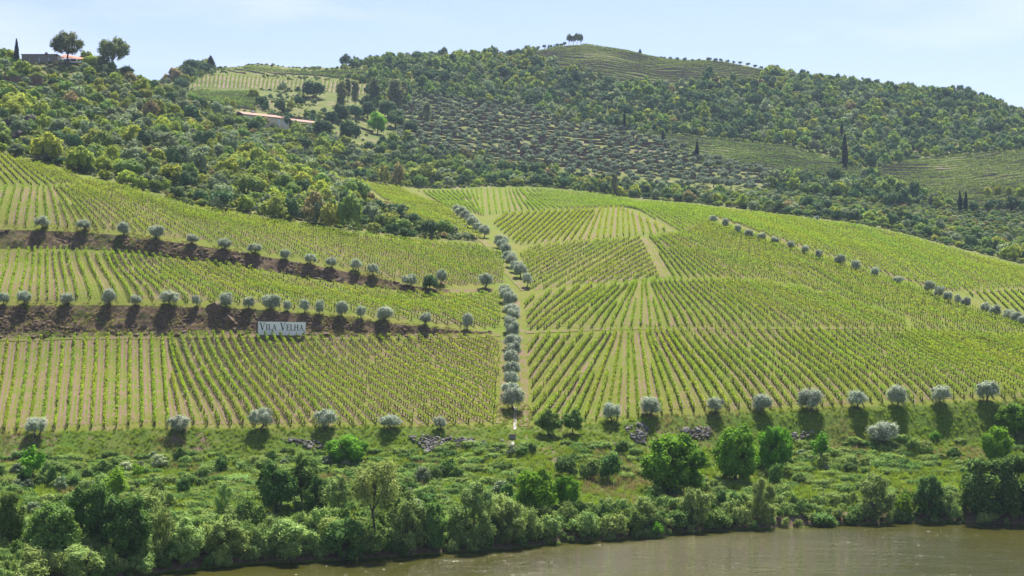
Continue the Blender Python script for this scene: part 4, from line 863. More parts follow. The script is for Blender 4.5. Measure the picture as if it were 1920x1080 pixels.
# ------------------------------------------------------------------ scattering
def scatter(name, P, S, Rz, I, meshes, label, cat, extra=None):
    """one mass of plants nobody could count: a point cloud that instances the given meshes"""
    coll = bpy.data.collections.new(name + '_source')
    for i, me in enumerate(meshes):
        o = bpy.data.objects.new('%s_%02d' % (me.name, i), me); o.name = 'src%03d_%s' % (i, name); coll.objects.link(o)
    me = bpy.data.meshes.new(name); P = np.asarray(P, np.float32); me.vertices.add(len(P)); me.vertices.foreach_set('co', P.ravel())
    a = me.attributes.new('scl', 'FLOAT_VECTOR', 'POINT'); a.data.foreach_set('vector', np.asarray(S, np.float32).ravel())
    a = me.attributes.new('rot', 'FLOAT', 'POINT'); a.data.foreach_set('value', np.asarray(Rz, np.float32))
    a = me.attributes.new('pick', 'INT', 'POINT'); a.data.foreach_set('value', np.asarray(I, np.int32))
    me.update()
    ng = bpy.data.node_groups.new(name, 'GeometryNodeTree')
    ng.interface.new_socket('Geometry', in_out='INPUT', socket_type='NodeSocketGeometry'); ng.interface.new_socket('Geometry', in_out='OUTPUT', socket_type='NodeSocketGeometry')
    nn, ll = ng.nodes, ng.links
    gi = nn.new('NodeGroupInput'); go = nn.new('NodeGroupOutput'); ci = nn.new('GeometryNodeCollectionInfo')
    ci.inputs['Collection'].default_value = coll; ci.inputs['Separate Children'].default_value = True; ci.inputs['Reset Children'].default_value = True
    ip = nn.new('GeometryNodeInstanceOnPoints'); ip.inputs['Pick Instance'].default_value = True
    def na(nm, typ):
        x = nn.new('GeometryNodeInputNamedAttribute'); x.data_type = typ; x.inputs['Name'].default_value = nm; return x.outputs['Attribute']
    cx = nn.new('ShaderNodeCombineXYZ'); ll.new(na('rot', 'FLOAT'), cx.inputs['Z'])
    ll.new(gi.outputs[0], ip.inputs['Points']); ll.new(ci.outputs[0], ip.inputs['Instance']); ll.new(na('pick', 'INT'), ip.inputs['Instance Index'])
    ll.new(cx.outputs[0], ip.inputs['Rotation']); ll.new(na('scl', 'FLOAT_VECTOR'), ip.inputs['Scale']); ll.new(ip.outputs[0], go.inputs[0])
    o = link(name, me, label=label, cat=cat, kind='stuff'); md = o.modifiers.new('scatter', 'NODES'); md.node_group = ng
    return o

rs = np.random.default_rng(77)
def candidates(n, p0, p1, y0, y1):
    px = rs.uniform(p0, p1, n); Y = np.sqrt(rs.uniform(y0 ** 2, y1 ** 2, n)); x = (px - 960) / F * Y
    z = zat(x, Y); t = tat(x, Y); _, py = proj(x, Y, z)
    return x, Y, z, t, px, py
def thin(x, y, r, fac=.75):
    """greedy spacing: keep plants that do not crowd an earlier one"""
    cell = 8.0; grid = {}; keep = []
    for i in range(len(x)):
        cx, cy = int(x[i] // cell), int(y[i] // cell); good = True
        for dx in (-1, 0, 1):
            for dy in (-1, 0, 1):
                for j in grid.get((cx + dx, cy + dy), ()):
                    if (x[i] - x[j]) ** 2 + (y[i] - y[j]) ** 2 < (fac * (r[i] + r[j])) ** 2: good = False; break
                if not good: break
            if not good: break
        if good: grid.setdefault((cx, cy), []).append(i); keep.append(i)
    return np.array(keep, int)
VIN_FAR = [  # far terraced vineyards (photo outlines)
 ('hilltop', [(985, 104), (1040, 90), (1100, 85), (1200, 100), (1260, 112), (1330, 114), (1440, 134), (1420, 152), (1390, 160), (1345, 148), (1320, 150), (1300, 162), (1240, 165), (1160, 152), (1050, 128)]),
 ('upper right', [(1215, 250), (1330, 260), (1480, 275), (1560, 296), (1580, 312), (1640, 322), (1600, 342), (1540, 340), (1440, 330), (1320, 312), (1250, 278)]),
 ('far right', [(1640, 320), (1680, 308), (1740, 296), (1820, 290), (1920, 283), (2120, 280), (2120, 392), (1920, 394), (1830, 396), (1760, 388), (1720, 372), (1650, 350)]),
 ('upper left', [(352, 164), (388, 139), (520, 149), (580, 153), (640, 153), (690, 156), (735, 172), (690, 178), (620, 174), (560, 170), (480, 166)]),
 ('lower left', [(345, 172), (400, 172), (470, 174), (485, 196), (470, 206), (430, 200), (380, 186)]),
 ('left ridge', [(415, 131), (480, 126.5), (560, 134), (640, 134), (690, 130), (700, 152), (640, 146), (520, 140), (420, 135)]),
]
OLIVE_T = [(765, 192), (800, 185), (900, 195), (1000, 207), (1060, 233), (1180, 247), (1240, 268), (1330, 300), (1460, 330), (1440, 358), (1250, 358), (1180, 346), (1060, 328), (1000, 316), (900, 304), (800, 290), (750, 268), (745, 215)]
HALL = [(455, 196), (620, 225), (620, 244), (455, 230)]
CLEAR = [(615, 205), (660, 196), (790, 212), (800, 262), (740, 268), (690, 285), (660, 275), (625, 245)]
MEADOW = [(470, 170), (620, 178), (640, 200), (560, 218), (480, 200)]
def infar(px, py): 
    r = np.zeros(px.shape, bool)
    for _, p in VIN_FAR: r |= inpoly(px, py, p)
    return r
# --- scrub on the left hillside and along the crest
x, y, z, t, px, py = candidates(60000, -190, 2110, 395, 760)
Hp = [b for b in BLOCKS if b['n'].startswith('narrow strip')][0]['poly']
inb = np.zeros(x.shape, bool)
for b in BLOCKS: inb |= inpoly(px, py, b['poly'])
ok = (t > 11.04) & (t < 14.05) & ~((t < 13.03) & (px > np.interp(t, *FIELD_B) - 6)) & ~inb & ~inpoly(px, py, OLIVE_T) & ~infar(px, py) & ~inpoly(px, py, HALL) & ~inpoly(px, py, CLEAR)
ok &= ~((t < 13.06) & (px > 560) & (t > 12.9))
house_zone = (px > 28) & (px < 155) & (t > 13.5); ok &= ~house_zone
x, y, z, t, px, py = [a[ok] for a in (x, y, z, t, px, py)]
big = fbm(x, y, 35, 3, 71)
rad = np.clip(rs.lognormal(.42, .42, len(x)) * (1 + .35 * big), .8, 4.2)
rad = np.where(px > 620, np.clip(rad, .9, 3.2), rad); rad = np.where((px > 1250) & (t > 13.45), np.clip(rad * .7, .7, 1.7), rad)
o_ = np.argsort(-rad + rs.normal(0, .9, len(x))); k = thin(x[o_], y[o_], rad[o_], .78); k = o_[k]
x, y, z, t, px, py, rad = [a[k] for a in (x, y, z, t, px, py, rad)]
hue = fbm(x, y, 45, 2, 73); u = rs.random(len(x)) - .12 * hue
left = px < 640
kinds = np.where(left,
    np.select([u < .24, u < .50, u < .64, u < .92, u < .95], [0, 1, 2, 3, 4], 5),
    np.select([u < .13, u < .42, u < .72, u < .93, u < .96], [0, 1, 2, 3, 4], 5))
MK = ['bright', 'mid', 'dark', 'grey', 'rust', 'yellow']
hfac = rs.uniform(.7, 1.05, len(x)) * np.where(rad > 2.2, 1.1, .9)
size = rad * F / y
inframe = (px > -20) & (px < 1940)
pick = np.argsort(-size * inframe)[:300]; isin = np.zeros(len(x), bool); isin[pick] = True
desc = {'bright': 'fresh green', 'mid': 'mid green', 'dark': 'dark evergreen', 'grey': 'grey-green', 'rust': 'rusty brown', 'yellow': 'yellowish'}
for i in pick:
    mk = MK[kinds[i]]; me = BUSH[mk][rs.integers(3)]
    low_ = py[i] > np.interp(px[i], [0, 300, 640], [225, 260, 330]); sz_ = 'big' if rad[i] > 2.6 else 'medium' if rad[i] > 2.0 else 'smaller'
    zone = ('below the hilltop house' if px[i] < 170 else 'in the middle of the left hillside' if px[i] < 400 else 'below the red-roofed house') if px[i] < 640 else ('behind the top field' if px[i] < 1200 else 'behind the right field' if px[i] < 1560 else 'at the far right end')
    part_ = ('lower' if low_ else 'upper') if px[i] < 640 else 'crest'
    o = link('scrub_bush', me, label='%s %s bush in the %s scrub %s' % (sz_, desc[mk], part_, zone), cat='bush', group='%s %s bushes in the %s scrub %s' % (sz_, desc[mk], part_, zone))
    o.location = (x[i], y[i], z[i] - .15); o.scale = (rad[i], rad[i] * rs.uniform(.85, 1.1), rad[i] * hfac[i]); o.rotation_euler = (0, 0, rs.uniform(0, 6.28))
r_ = ~isin
meshes = [m_ for mk in MK for m_ in BUSH[mk]]
scatter('scrub', np.c_[x, y, z - .15][r_], np.c_[rad, rad, rad * hfac][r_], rs.uniform(0, 6.28, r_.sum()), (kinds * 3 + rs.integers(0, 3, len(x)))[r_], meshes, 'dense mixed green and grey scrub covering the hillside between larger bushes', 'scrub')
# low undergrowth between the bushes
x2, y2, z2, t2, px2, py2 = candidates(36000, -190, 2110, 395, 740)
inb = np.zeros(x2.shape, bool)
for b in BLOCKS: inb |= inpoly(px2, py2, b['poly'])
ok = (t2 > 11.03) & (t2 < 14.0) & ~((t2 < 13.02) & (px2 > np.interp(t2, *FIELD_B) - 3)) & ~inb & ~infar(px2, py2) & ~((t2 < 13.05) & (px2 > 560) & (t2 > 12.9)) & ~inpoly(px2, py2, OLIVE_T)
x2, y2, z2 = x2[ok], y2[ok], z2[ok]
uu = rs.uniform(.35, .95, len(x2))
scatter('undergrowth', np.c_[x2, y2, z2 - .05], np.c_[uu, uu, uu * .8], rs.uniform(0, 6.28, len(x2)), rs.integers(0, 4, len(x2)), [BUSH['grey'][0], BUSH['mid'][1], BUSH['yellow'][0], BUSH['grey'][2]], 'low grey-green undergrowth between the hillside bushes', 'undergrowth')
# sparse low bushes on the open slopes under the upper left vineyard
x2, y2, z2, t2, px2, py2 = candidates(9000, 340, 800, 690, 990)
ok = (t2 > 13.9) & (t2 < 16) & ~infar(px2, py2) & ~inpoly(px2, py2, OLIVE_T) & (px2 < 770) & (fbm(x2, y2, 20, 3, 151) > 0.02) & (rs.random(len(x2)) < .4)
x2, y2, z2 = x2[ok], y2[ok], z2[ok]; uu = rs.uniform(.35, 1.3, len(x2))
scatter('slope_scrub', np.c_[x2, y2, z2 - .05], np.c_[uu, uu, uu * .75], rs.uniform(0, 6.28, len(x2)), rs.integers(0, 4, len(x2)), [BUSH['grey'][0], BUSH['mid'][1], BUSH['bright'][0], BUSH['dark'][2]], 'sparse low bushes and tall weeds on the open upper slope', 'scrub')
# --- far woodland
x, y, z, t, px, py = candidates(60000, 330, 2110, 690, 1240)
ok = (t > 13.85) & (t < 16.12) & ~infar(px, py) & ~inpoly(px, py, OLIVE_T) & ~inpoly(px, py, MEADOW) & ~inpoly(px, py, CLEAR)
ok &= (px > 690) | ((t > 15.2) & (t < 15.98) & (rs.random(len(x)) < .25) & (px > 640)) | ((px > 300) & (px < 400) & (t > 15.3)) | ((px > 470) & (px < 720) & (t < 15) & (rs.random(len(x)) < .05))
ok &= ~((px > 930) & (px < 1440) & (t > 15.72)) & ~((px > 470) & (px < 640) & (t > 13.9) & (t < 14.15) )
ok &= ~((t > 15.99) & (px < 690))
x, y, z, t, px, py = [a[ok] for a in (x, y, z, t, px, py)]
rad = np.clip(rs.lognormal(.82, .32, len(x)) * (1 + .25 * fbm(x, y, 50, 2, 83)), 1.2, 4.4)
o_ = np.argsort(-rad + rs.normal(0, 1.2, len(x))); k = thin(x[o_], y[o_], rad[o_], .66); k = o_[k]
x, y, z, t, px, py, rad = [a[k] for a in (x, y, z, t, px, py, rad)]
hue = fbm(x, y, 60, 2, 85); u = np.clip(rs.random(len(x)) + .25 * hue, 0, .999)
FK = ['mid', 'dark', 'grey', 'bright', 'rust', 'yellow']
kinds = np.select([u < .25, u < .62, u < .82, u < .955, u < .975], [1, 0, 2, 3, 4], 5)
kinds = np.where(rs.random(len(x)) < .12, 1, kinds)
hf = rs.uniform(.85, 1.3, len(x)); size = rad * F / y; inframe = (px > 0) & (px < 1920) & (t < 15.6)
pick = np.argsort(-size * inframe)[:240]; isin = np.zeros(len(x), bool); isin[pick] = True
for i in pick:
    mk = FK[kinds[i]]; me = FARB[mk][rs.integers(2)]; zone = 'left of the olive terraces' if px[i] < 760 else 'just above the olive terraces' if px[i] < 1200 else 'above the upper right vineyard' if px[i] < 1600 else 'above the far right vineyard'
    sz_ = 'large' if rad[i] > 2.9 else 'medium'
    o = link('woodland_tree', me, label='%s %s tree in the woodland %s' % (sz_, desc[mk], zone), cat='tree', group='%s %s woodland trees %s' % (sz_, desc[mk], zone))
    o.location = (x[i], y[i], z[i] - .2); o.scale = (rad[i], rad[i], rad[i] * hf[i]); o.rotation_euler = (0, 0, rs.uniform(0, 6.28))
r_ = ~isin
scatter('woodland', np.c_[x, y, z - .2][r_], np.c_[rad, rad, rad * hf][r_], rs.uniform(0, 6.28, r_.sum()), (kinds * 2 + rs.integers(0, 2, len(x)))[r_], [m_ for mk in FK for m_ in FARB[mk]], 'far evergreen oak woodland covering the hill up to the skyline', 'woodland')
# --- olive grove on the stone terraces
x, y, z, t, px, py = candidates(30000, 730, 1460, 690, 940)
ok = inpoly(px, py, OLIVE_T) & (t > 13.2)
x, y, z, px, py = [a[ok] for a in (x, y, z, px, py)]
y = 725 + np.round((y - 725 - 2.5) / 6.6) * 6.6 + 2.5 + rs.normal(0, .5, len(y)); x = (px - 960) / F * y; z = zat(x, y); _, py = proj(x, y, z)   # the olives stand in lines just above the walls
rad = rs.uniform(1.8, 3.0, len(x)); k = thin(x, y, rad, 1.25)
scatter('olive_grove', np.c_[x, y, z - .1][k[174:]], np.repeat(rad[k[174:]] / 2.5, 3).reshape(-1, 3), rs.uniform(0, 6.28, len(k) - 174), rs.integers(0, 3, len(k) - 174), [p_[2] for p_ in PROTO['olive_far']], 'further small olives filling the far stone terraces', 'olive grove') if len(k) > 180 else None
for i in k[:174]:
    _, _, cm, tm = PROTO['olive_far'][rs.integers(3)]
    side = 'left end' if px[i] < 900 else 'left middle' if px[i] < 1060 else 'right middle' if px[i] < 1240 else 'right end'
    hgt_ = 'upper' if py[i] < np.interp(px[i], [760, 1000, 1200, 1450], [235, 262, 298, 338]) else 'lower'; sz_ = 'wide' if rad[i] > 2.45 else 'small'
    root = link('olive_tree', None, label='%s grey-green olive on the %s far terraces, %s of the grove' % (sz_, hgt_, side), cat='olive tree', group='%s olives on the %s far terraces, %s' % (sz_, hgt_, side))
    root.location = (x[i], y[i], z[i] - .1); s_ = rad[i] / 2.5; root.scale = (s_, s_, s_ * rs.uniform(.85, 1.1)); root.rotation_euler = (0, 0, rs.uniform(0, 6.28))
    link('crown', cm, root); link('trunk', tm, root)
# dry-stone terrace walls among the olives
def wall(px0, px1, Y, hgt, label, group):
    pp = np.arange(px0, px1 + .1, 5.0); Yv = Y + 3.0 * fbm(pp * .0 + pp, pp * 0 + Y, 60, 2, 91); xx = (pp - 960) / F * Yv; zz = zat(xx, Yv)
    V = []; 
    hh = hgt * (.8 + .35 * rs.random(len(pp)))
    for a, b_, c, e in zip(xx, Yv, zz, hh): V += [(a, b_ - .55, c - .7), (a, b_ - .3, c + e), (a, b_ + .35, c + e), (a, b_ + .4, c - .4)]
    i = np.arange(len(pp) - 1) * 4
    Fc = np.concatenate([np.stack([i + q, i + 4 + q, i + 4 + (q + 1) % 4, i + (q + 1) % 4], 1) for q in range(4)])
    caps = np.array([[0, 1, 2, 3], [len(V) - 1, len(V) - 2, len(V) - 3, len(V) - 4]])
    link('stone_wall', mesh_np('stone_wall', V, np.concatenate([Fc, caps]), [M['wall_stone']]), label=label, cat='wall', group=group)
for Y in np.arange(725, 905, 6.6):
    st = None
    pp = np.arange(735, 1455, 5.0); xx = (pp - 960) / F * Y; zz = zat(xx, np.full(len(pp), Y)); _, qy = proj(xx, Y, zz)
    inside = inpoly(pp, qy, OLIVE_T)
    brk = rs.random(len(pp)) < .075
    for j in range(len(pp)):
        if inside[j] and not brk[j]:
            if st is None: st = pp[j]
        elif st is not None:
            if pp[j] - st > 18:
                side = 'right' if st > 1100 else 'left'
                wall(st, pp[j] - 5, Y + rs.uniform(-1, 1), rs.uniform(.7, 1.15), 'low brown dry-stone wall holding an olive terrace on the %s' % side, 'terrace walls on the %s far slope' % side)
            st = None
for i, (a, b_, c, hgt, lab) in enumerate([(538, 608, 226, 1.6, 'dark retaining wall above the red-roofed house'), (590, 700, 232, 1.2, 'low wall below the tall mid-slope trees')]):
    P = hit((a + b_) / 2, c, 640); wall(a, b_, P[1], hgt, lab, None)
# --- far terraced vineyards: contour rows
for nm, poly in VIN_FAR:
    ys0 = {'hilltop': (985, 1160, 7.0), 'upper right': (760, 905, 6.2), 'far right': (690, 880, 6.0), 'upper left': (780, 990, 400), 'left ridge': (850, 1010, 6.0), 'lower left': (690, 850, 6.0)}[nm]
    acc = Acc(); sacc = Acc(); p0 = min(p[0] for p in poly); p1 = max(p[0] for p in poly)
    for Y in np.arange(*ys0):
        pp = np.arange(p0, p1, 1.1) + rs.uniform(-.4, .4); 
        Yv = Y + 9 * fbm(pp, pp * 0 + Y * .3, 130, 2, 95); xx = (pp - 960) / F * Yv; zz = zat(xx, Yv); _, qy = proj(xx, Yv, zz)
        kp = inpoly(pp, qy, poly); 
        if kp.sum() < 3: continue
        for a, e in runs(kp):
            qx, qY, qz = xx[a:e:2], Yv[a:e:2], zz[a:e:2]; kk = len(qx); hr = 1.25 + .6 * fbm(qx, qY, 30, 2, 97)
            if kk < 2: continue
            V = np.concatenate([np.c_[qx, qY - 2.0, zat(qx, qY - 2.0) - .2], np.c_[qx, qY - 1.5, qz + hr - .75], np.c_[qx, qY + 1.2, qz + hr - .75], np.c_[qx, qY + 2.6, zat(qx, qY + 2.6) - .1]])
            j_ = np.arange(kk - 1); Fc = np.concatenate([np.stack([j_ + r0 * kk, j_ + 1 + r0 * kk, j_ + 1 + (r0 + 1) * kk, j_ + (r0 + 1) * kk], 1) for r0 in range(3)]); sacc.add(V, Fc, np.repeat([.9, .62, .28, .1], kk))
        kp &= rs.random(len(pp)) < .9
        c_ = np.repeat(np.nonzero(kp)[0], 3); C = np.c_[xx[c_] + rs.normal(0, .35, len(c_)), Yv[c_] + rs.normal(0, .3, len(c_)), zz[c_] + .5 + rs.uniform(.2, 1.0, len(c_))]
        V, Fc = diamonds(C, rs.normal(size=(len(c_), 3)) + np.array([0, -.3, .5]), rs.uniform(.5, .85, len(c_)), rs, .8)
        acc.add(V, Fc, np.repeat(np.clip(rs.normal(.4, .25, len(c_)), 0, 1), 4))
    if nm == 'upper left':                                  # this one is planted straight up the slope
        for p_ in np.arange(350, 730, 7.6):
            Yv = np.arange(780, 1000, .8); q_ = p_ + (Yv - 890) * .10; xx = (q_ - 960) / F * Yv; zz = zat(xx, Yv); _, qy = proj(xx, Yv, zz)
            kp = inpoly(q_, qy, poly)
            if kp.sum() < 3: continue
            c_ = np.repeat(np.nonzero(kp)[0], 3); C = np.c_[xx[c_] + rs.normal(0, .16, len(c_)), Yv[c_] + rs.normal(0, .3, len(c_)), zz[c_] + rs.uniform(.3, 1.4, len(c_))]
            V, Fc = diamonds(C, rs.normal(size=(len(c_), 3)) + np.array([0, -.3, .5]), rs.uniform(.35, .6, len(c_)), rs, .8); acc.add(V, Fc, np.repeat(np.clip(rs.normal(.4, .25, len(c_)), 0, 1), 4))
            for a, e in runs(kp):
                V, Fc = draped_strip(np.c_[xx, Yv][a:e:3] + np.array([1.2, 0]), .4, .12) if e - a > 8 else (np.zeros((0, 3)), np.zeros((0, 4), int))
                if len(V): sacc.add(V, Fc, .6)
    o = link('terraced_vines', acc.mesh('terraced_vines', [LM['vine' if nm == 'upper left' else 'mid']]), label='terraced vine rows following the contours of the %s vineyard' % nm, cat='vines', kind='stuff')
    link('terrace_soil', sacc.mesh('terrace_soil', [M['far']], 'soil'), label='brown earth risers between the %s vine terraces' % nm, cat='soil', kind='stuff')

# ------------------------------------------------------------------ riverbank ground cover
def blades(name, mat, seed, k=16, h_=.6, spread=.3, w=.05):
    r2 = np.random.default_rng(seed); V = []; T = []
    for i in range(k):
        a = r2.uniform(0, 6.28); b_ = np.array([math.cos(a), math.sin(a), 0]) * spread * r2.random(); d = np.array([math.cos(a + r2.normal(0, .6)), math.sin(a + r2.normal(0, .6)), 0])
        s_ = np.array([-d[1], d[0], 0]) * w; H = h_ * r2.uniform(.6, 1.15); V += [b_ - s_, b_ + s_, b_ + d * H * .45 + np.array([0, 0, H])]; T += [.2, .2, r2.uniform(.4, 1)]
    return mesh_np(name, np.array(V), np.arange(3 * k).reshape(k, 3), [mat], {'tone': np.array(T)})
GRS = [blades('grass_tuft', LM['grass'], 600 + s) for s in range(3)] + [blades('dry_tuft', LM['straw'], 610, 16, .7, .3, .04)]
x, y, z, t, px, py = candidates(52000, -190, 2110, 168, 296)
edge = (t >= 5.9) & (t < 6.25) & ~np.any([inpoly(px, py, b['poly']) for b in BLOCKS[:2]], axis=0)
ok = (t > 3.0) & (t < 6.0) | edge
x, y, z, t = x[ok], y[ok], z[ok], t[ok]
dry = fbm(x, y, 16, 3, 101)
pk = np.where((dry > .28) & (rs.random(len(x)) < .7), 3, rs.integers(0, 3, len(x))); s_ = rs.uniform(.55, 1.25, len(x)) * np.where(t > 5.0, .85, 1.15)
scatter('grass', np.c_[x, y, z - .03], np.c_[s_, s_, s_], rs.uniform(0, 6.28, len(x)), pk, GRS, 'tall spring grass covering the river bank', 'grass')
x, y, z, t, px, py = candidates(7500, -190, 2110, 168, 280)
den = fbm(x, y, 18, 3, 103)
ok = (t > 3.0) & (t < 5.3) & (den > np.where(px < 980, -.3, .04))
x, y, z, t = x[ok], y[ok], z[ok], t[ok]; s_ = rs.uniform(.6, 2.0, len(x)) * np.where(t < 3.6, 1.2, 1)
scatter('brambles', np.c_[x, y, z - .08], np.c_[s_, s_, s_ * rs.uniform(.6, 1.2, len(x))], rs.uniform(0, 6.28, len(x)), rs.integers(0, 4, len(x)), BRM, 'tangled brambles and low shrubs on the river bank', 'undergrowth')
x, y, z, t, px, py = candidates(2600, -190, 2110, 172, 276)
ok = (t > 3.2) & (t < 5.15) & (fbm(x, y, 14, 3, 161) > np.where(px < 1000, .08, .3)); x, y, z, px = x[ok], y[ok], z[ok], px[ok]; s_ = rs.uniform(.5, 1.7, len(x)); k = thin(x, y, s_, .6); x, y, z, s_ = x[k], y[k], z[k], s_[k]
scatter('bank_scrub', np.c_[x, y, z - .1], np.c_[s_, s_, s_ * rs.uniform(.7, 1.2, len(x))], rs.uniform(0, 6.28, len(x)), rs.integers(0, 6, len(x)), [DSH[0], WSH[0], DSH[1], BUSH['mid'][0], WSH[1], BUSH['grey'][1]], 'mixed low shrubs growing in clumps on the river bank', 'scrub')
# big willow and alder bushes that crowd the left waterside
for i in range(46):
    q_ = rs.uniform(-30, 990); b_ = np.interp(q_, [0, 480, 990], [1085, 1050, 1018]) - rs.beta(1.2, 2.0) * np.interp(q_, [0, 600, 990], [130, 95, 50])
    w_ = rs.uniform(40, 76); me = (WSH + DSH + WSH)[rs.integers(8)]; tone_ = 'dark alder' if me.materials[0].name == 'alder_leaf' else 'pale willow'
    sec = 'bottom left corner' if q_ < 330 else 'stretch left of the tall trunk' if q_ < 660 else 'stretch right of the tall trunk'
    place_bush('waterside_bush', me, q_, b_, w_, w_ * rs.uniform(.75, 1.15), '%s bush crowding the waterside %s' % (tone_, sec), 'bush', '%s bushes of the %s' % (tone_, sec))
# thicket right along the shoreline
x, y, z, t, px, py = candidates(14000, -190, 2110, 165, 242)
ok = (t > 2.0) & (t < 3.3); x, y, z, px = x[ok], y[ok], z[ok], px[ok]; s_ = rs.uniform(.6, 1.7, len(x)) * np.where(px > 1400, .7, 1)
k = thin(x, y, s_, .45); x, y, z, s_ = x[k], y[k], z[k], s_[k]
scatter('shore_thicket', np.c_[x, y, z - .1], np.c_[s_, s_, s_ * rs.uniform(.9, 1.5, len(x))], rs.uniform(0, 6.28, len(x)), rs.integers(0, 5, len(x)), WSH + DSH, 'waterside thicket of willow and alder scrub along the shore', 'undergrowth')
# tufts on the terrace banks
x, y, z, t, px, py = candidates(60000, -190, 930, 300, 356)
ok = ((t > 7.05) & (t < 8.03)) | ((t > 9.05) & (t < 10.03) & (px < 840)); ok &= rs.random(len(x)) < np.clip(.4 + .9 * fbm(x, z, 8, 3, 107) - px * .0005, .02, .8)
x, y, z, t = x[ok], y[ok], z[ok], t[ok]; s_ = rs.uniform(.4, 1.0, len(x))
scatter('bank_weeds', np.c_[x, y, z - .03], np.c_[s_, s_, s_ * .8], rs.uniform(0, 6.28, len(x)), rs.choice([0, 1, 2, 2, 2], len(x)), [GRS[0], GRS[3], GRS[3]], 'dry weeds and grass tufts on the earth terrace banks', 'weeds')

# ------------------------------------------------------------------ stones
def rock_mesh(seed, mat, flat=.7):
    r2 = np.random.default_rng(seed); V = ICO_V * (1 + r2.normal(0, .2, (12, 1))) * np.array([1, .8, flat])
    return mesh_np('stone', V, ICO_F, [mat])
ROCKS = [rock_mesh(700 + s, M['stone'], .6 + .1 * s) for s in range(4)]
def heap(poly, n, label):
    acc = Acc(); xs = [p[0] for p in poly]; ys = [p[1] for p in poly]; got = 0
    while got < n:
        a, b_ = rs.uniform(min(xs), max(xs)), rs.uniform(min(ys), max(ys))
        if not inpoly(np.array([a]), np.array([b_]), poly)[0]: continue
        P = hit(a, b_); s_ = rs.lognormal(-1.45, .4); V = ICO_V * (1 + rs.normal(0, .2, (12, 1))) * np.array([1.15, .8, .6]) * s_
        th = rs.uniform(0, 6.28); V = np.c_[V[:, 0] * math.cos(th) - V[:, 1] * math.sin(th), V[:, 0] * math.sin(th) + V[:, 1] * math.cos(th), V[:, 2]] + P + np.array([0, 0, .12 + .2 * rs.random()])
        acc.add(V, ICO_F); got += 1
    link('rubble', acc.mesh('rubble', [M['stone']]), label=label, cat='rubble', kind='stuff')
acc = Acc(); cx_, cy_, cz_, ct_, cp_, _ = candidates(40000, -190, 920, 300, 358)   # rough earth clods and stones on the terrace banks
sel = (((ct_ > 7.02) & (ct_ < 7.97)) | ((ct_ > 9.02) & (ct_ < 9.97) & (cp_ < 830))) & (fbm(cx_, cz_, 5, 3, 141) > -.1)
for a, b_, c in np.c_[cx_, cy_, cz_][sel][:2600]:
    s_ = rs.lognormal(-1.55, .5); acc.add(ICO_V * (1 + rs.normal(0, .25, (12, 1))) * np.array([1.2, .9, .7]) * s_ + np.array([a, b_, c]), ICO_F)
link('bank_rubble', acc.mesh('bank_rubble', [M['wall_stone']]), label='brown clods and broken stones on the earth terrace banks', cat='rubble', kind='stuff')
heap([(762, 820), (800, 818), (820, 822), (880, 824), (915, 834), (905, 842), (850, 840), (800, 850), (790, 838)], 330, 'grey heap of loose broken stones below the lower left field')
heap([(525, 825), (545, 824), (600, 830), (612, 842), (590, 848), (560, 836)], 90, 'small scatter of grey stones left of the bright round tree')
heap([(1168, 800), (1205, 795), (1218, 806), (1208, 832), (1190, 832), (1180, 815)], 150, 'grey stone heap left of the largest bright tree')
heap([(1270, 806), (1330, 800), (1338, 818), (1310, 828), (1290, 816)], 110, 'grey stone heap between the two biggest bright trees')
heap([(1480, 815), (1520, 805), (1530, 815), (1490, 830)], 50, 'pale stones beside the yellowish young tree')
for i, (x_, y_, w) in enumerate([(1160, 835, 14), (1168, 842, 16), (1178, 846, 12), (1152, 833, 9), (1180, 858, 11), (1190, 864, 10), (940, 828, 14), (888, 842, 7)]):
    P = hit(x_, y_); o = link('boulder', ROCKS[i % 4], label=['pale flat boulder on the brown slope, uppermost of the scatter', 'largest pale boulder on the brown slope', 'pale boulder right of the largest one', 'small pale boulder left of the scatter', 'pale slab lower on the brown slope, left', 'pale slab lower on the brown slope, right', 'pinkish flat boulder left of the drain box', 'small pale boulder right of the stone heap'][i], cat='boulder')
    s_ = w * P[1] / F / 2; o.location = (P[0], P[1], P[2] + s_ * .2); o.scale = (s_, s_, s_ * .7); o.rotation_euler = (0, 0, i * 1.3)
# dark slate outcrops
def outcrop(px_, py_, wpx, hpx, label, seed):
    P = hit(px_, py_, 395); ppm = F / P[1]; r2 = np.random.default_rng(seed); acc = Acc()
    W, H = wpx / ppm, hpx / ppm
    for j in range(16):
        c = np.array([r2.uniform(-.42, .42) * W, r2.uniform(-.5, .8), r2.uniform(.0, .45) * H]); V = ICO_V * (1 + r2.normal(0, .22, (12, 1))) * np.array([W * .17, 1.2, H * r2.uniform(.25, .42)])
        V[:, 0] += V[:, 2] * .25; acc.add(V + c, ICO_F)
    o = link('rock_outcrop', acc.mesh('rock_outcrop', [M['slate']]), label=label, cat='rock'); o.location = P
outcrop(30, 246, 84, 44, 'dark rock cliff below a bright bush at the left edge', 1); outcrop(8, 262, 60, 26, 'lower dark rock ledge at the left edge', 2)
outcrop(838, 250, 30, 22, 'jagged dark slate outcrop on the left olive terraces', 3); outcrop(1278, 308, 12, 8, 'small dark rock among the right olive terraces', 4)
outcrop(250, 268, 26, 16, 'brown rock face in the scrub above the upper left field', 5)
for sx, sy in ((280, 463), (320, 470), (545, 508), (258, 452), (640, 525), (755, 548)):
    P = hit(sx, sy); o = link('boulder', ROCKS[1], label='pale stone lying on the upper terrace bank', cat='boulder', group='pale stones on the upper terrace bank'); s_ = rs.uniform(.3, .6); o.location = P; o.scale = (s_ * 1.5, s_, s_)

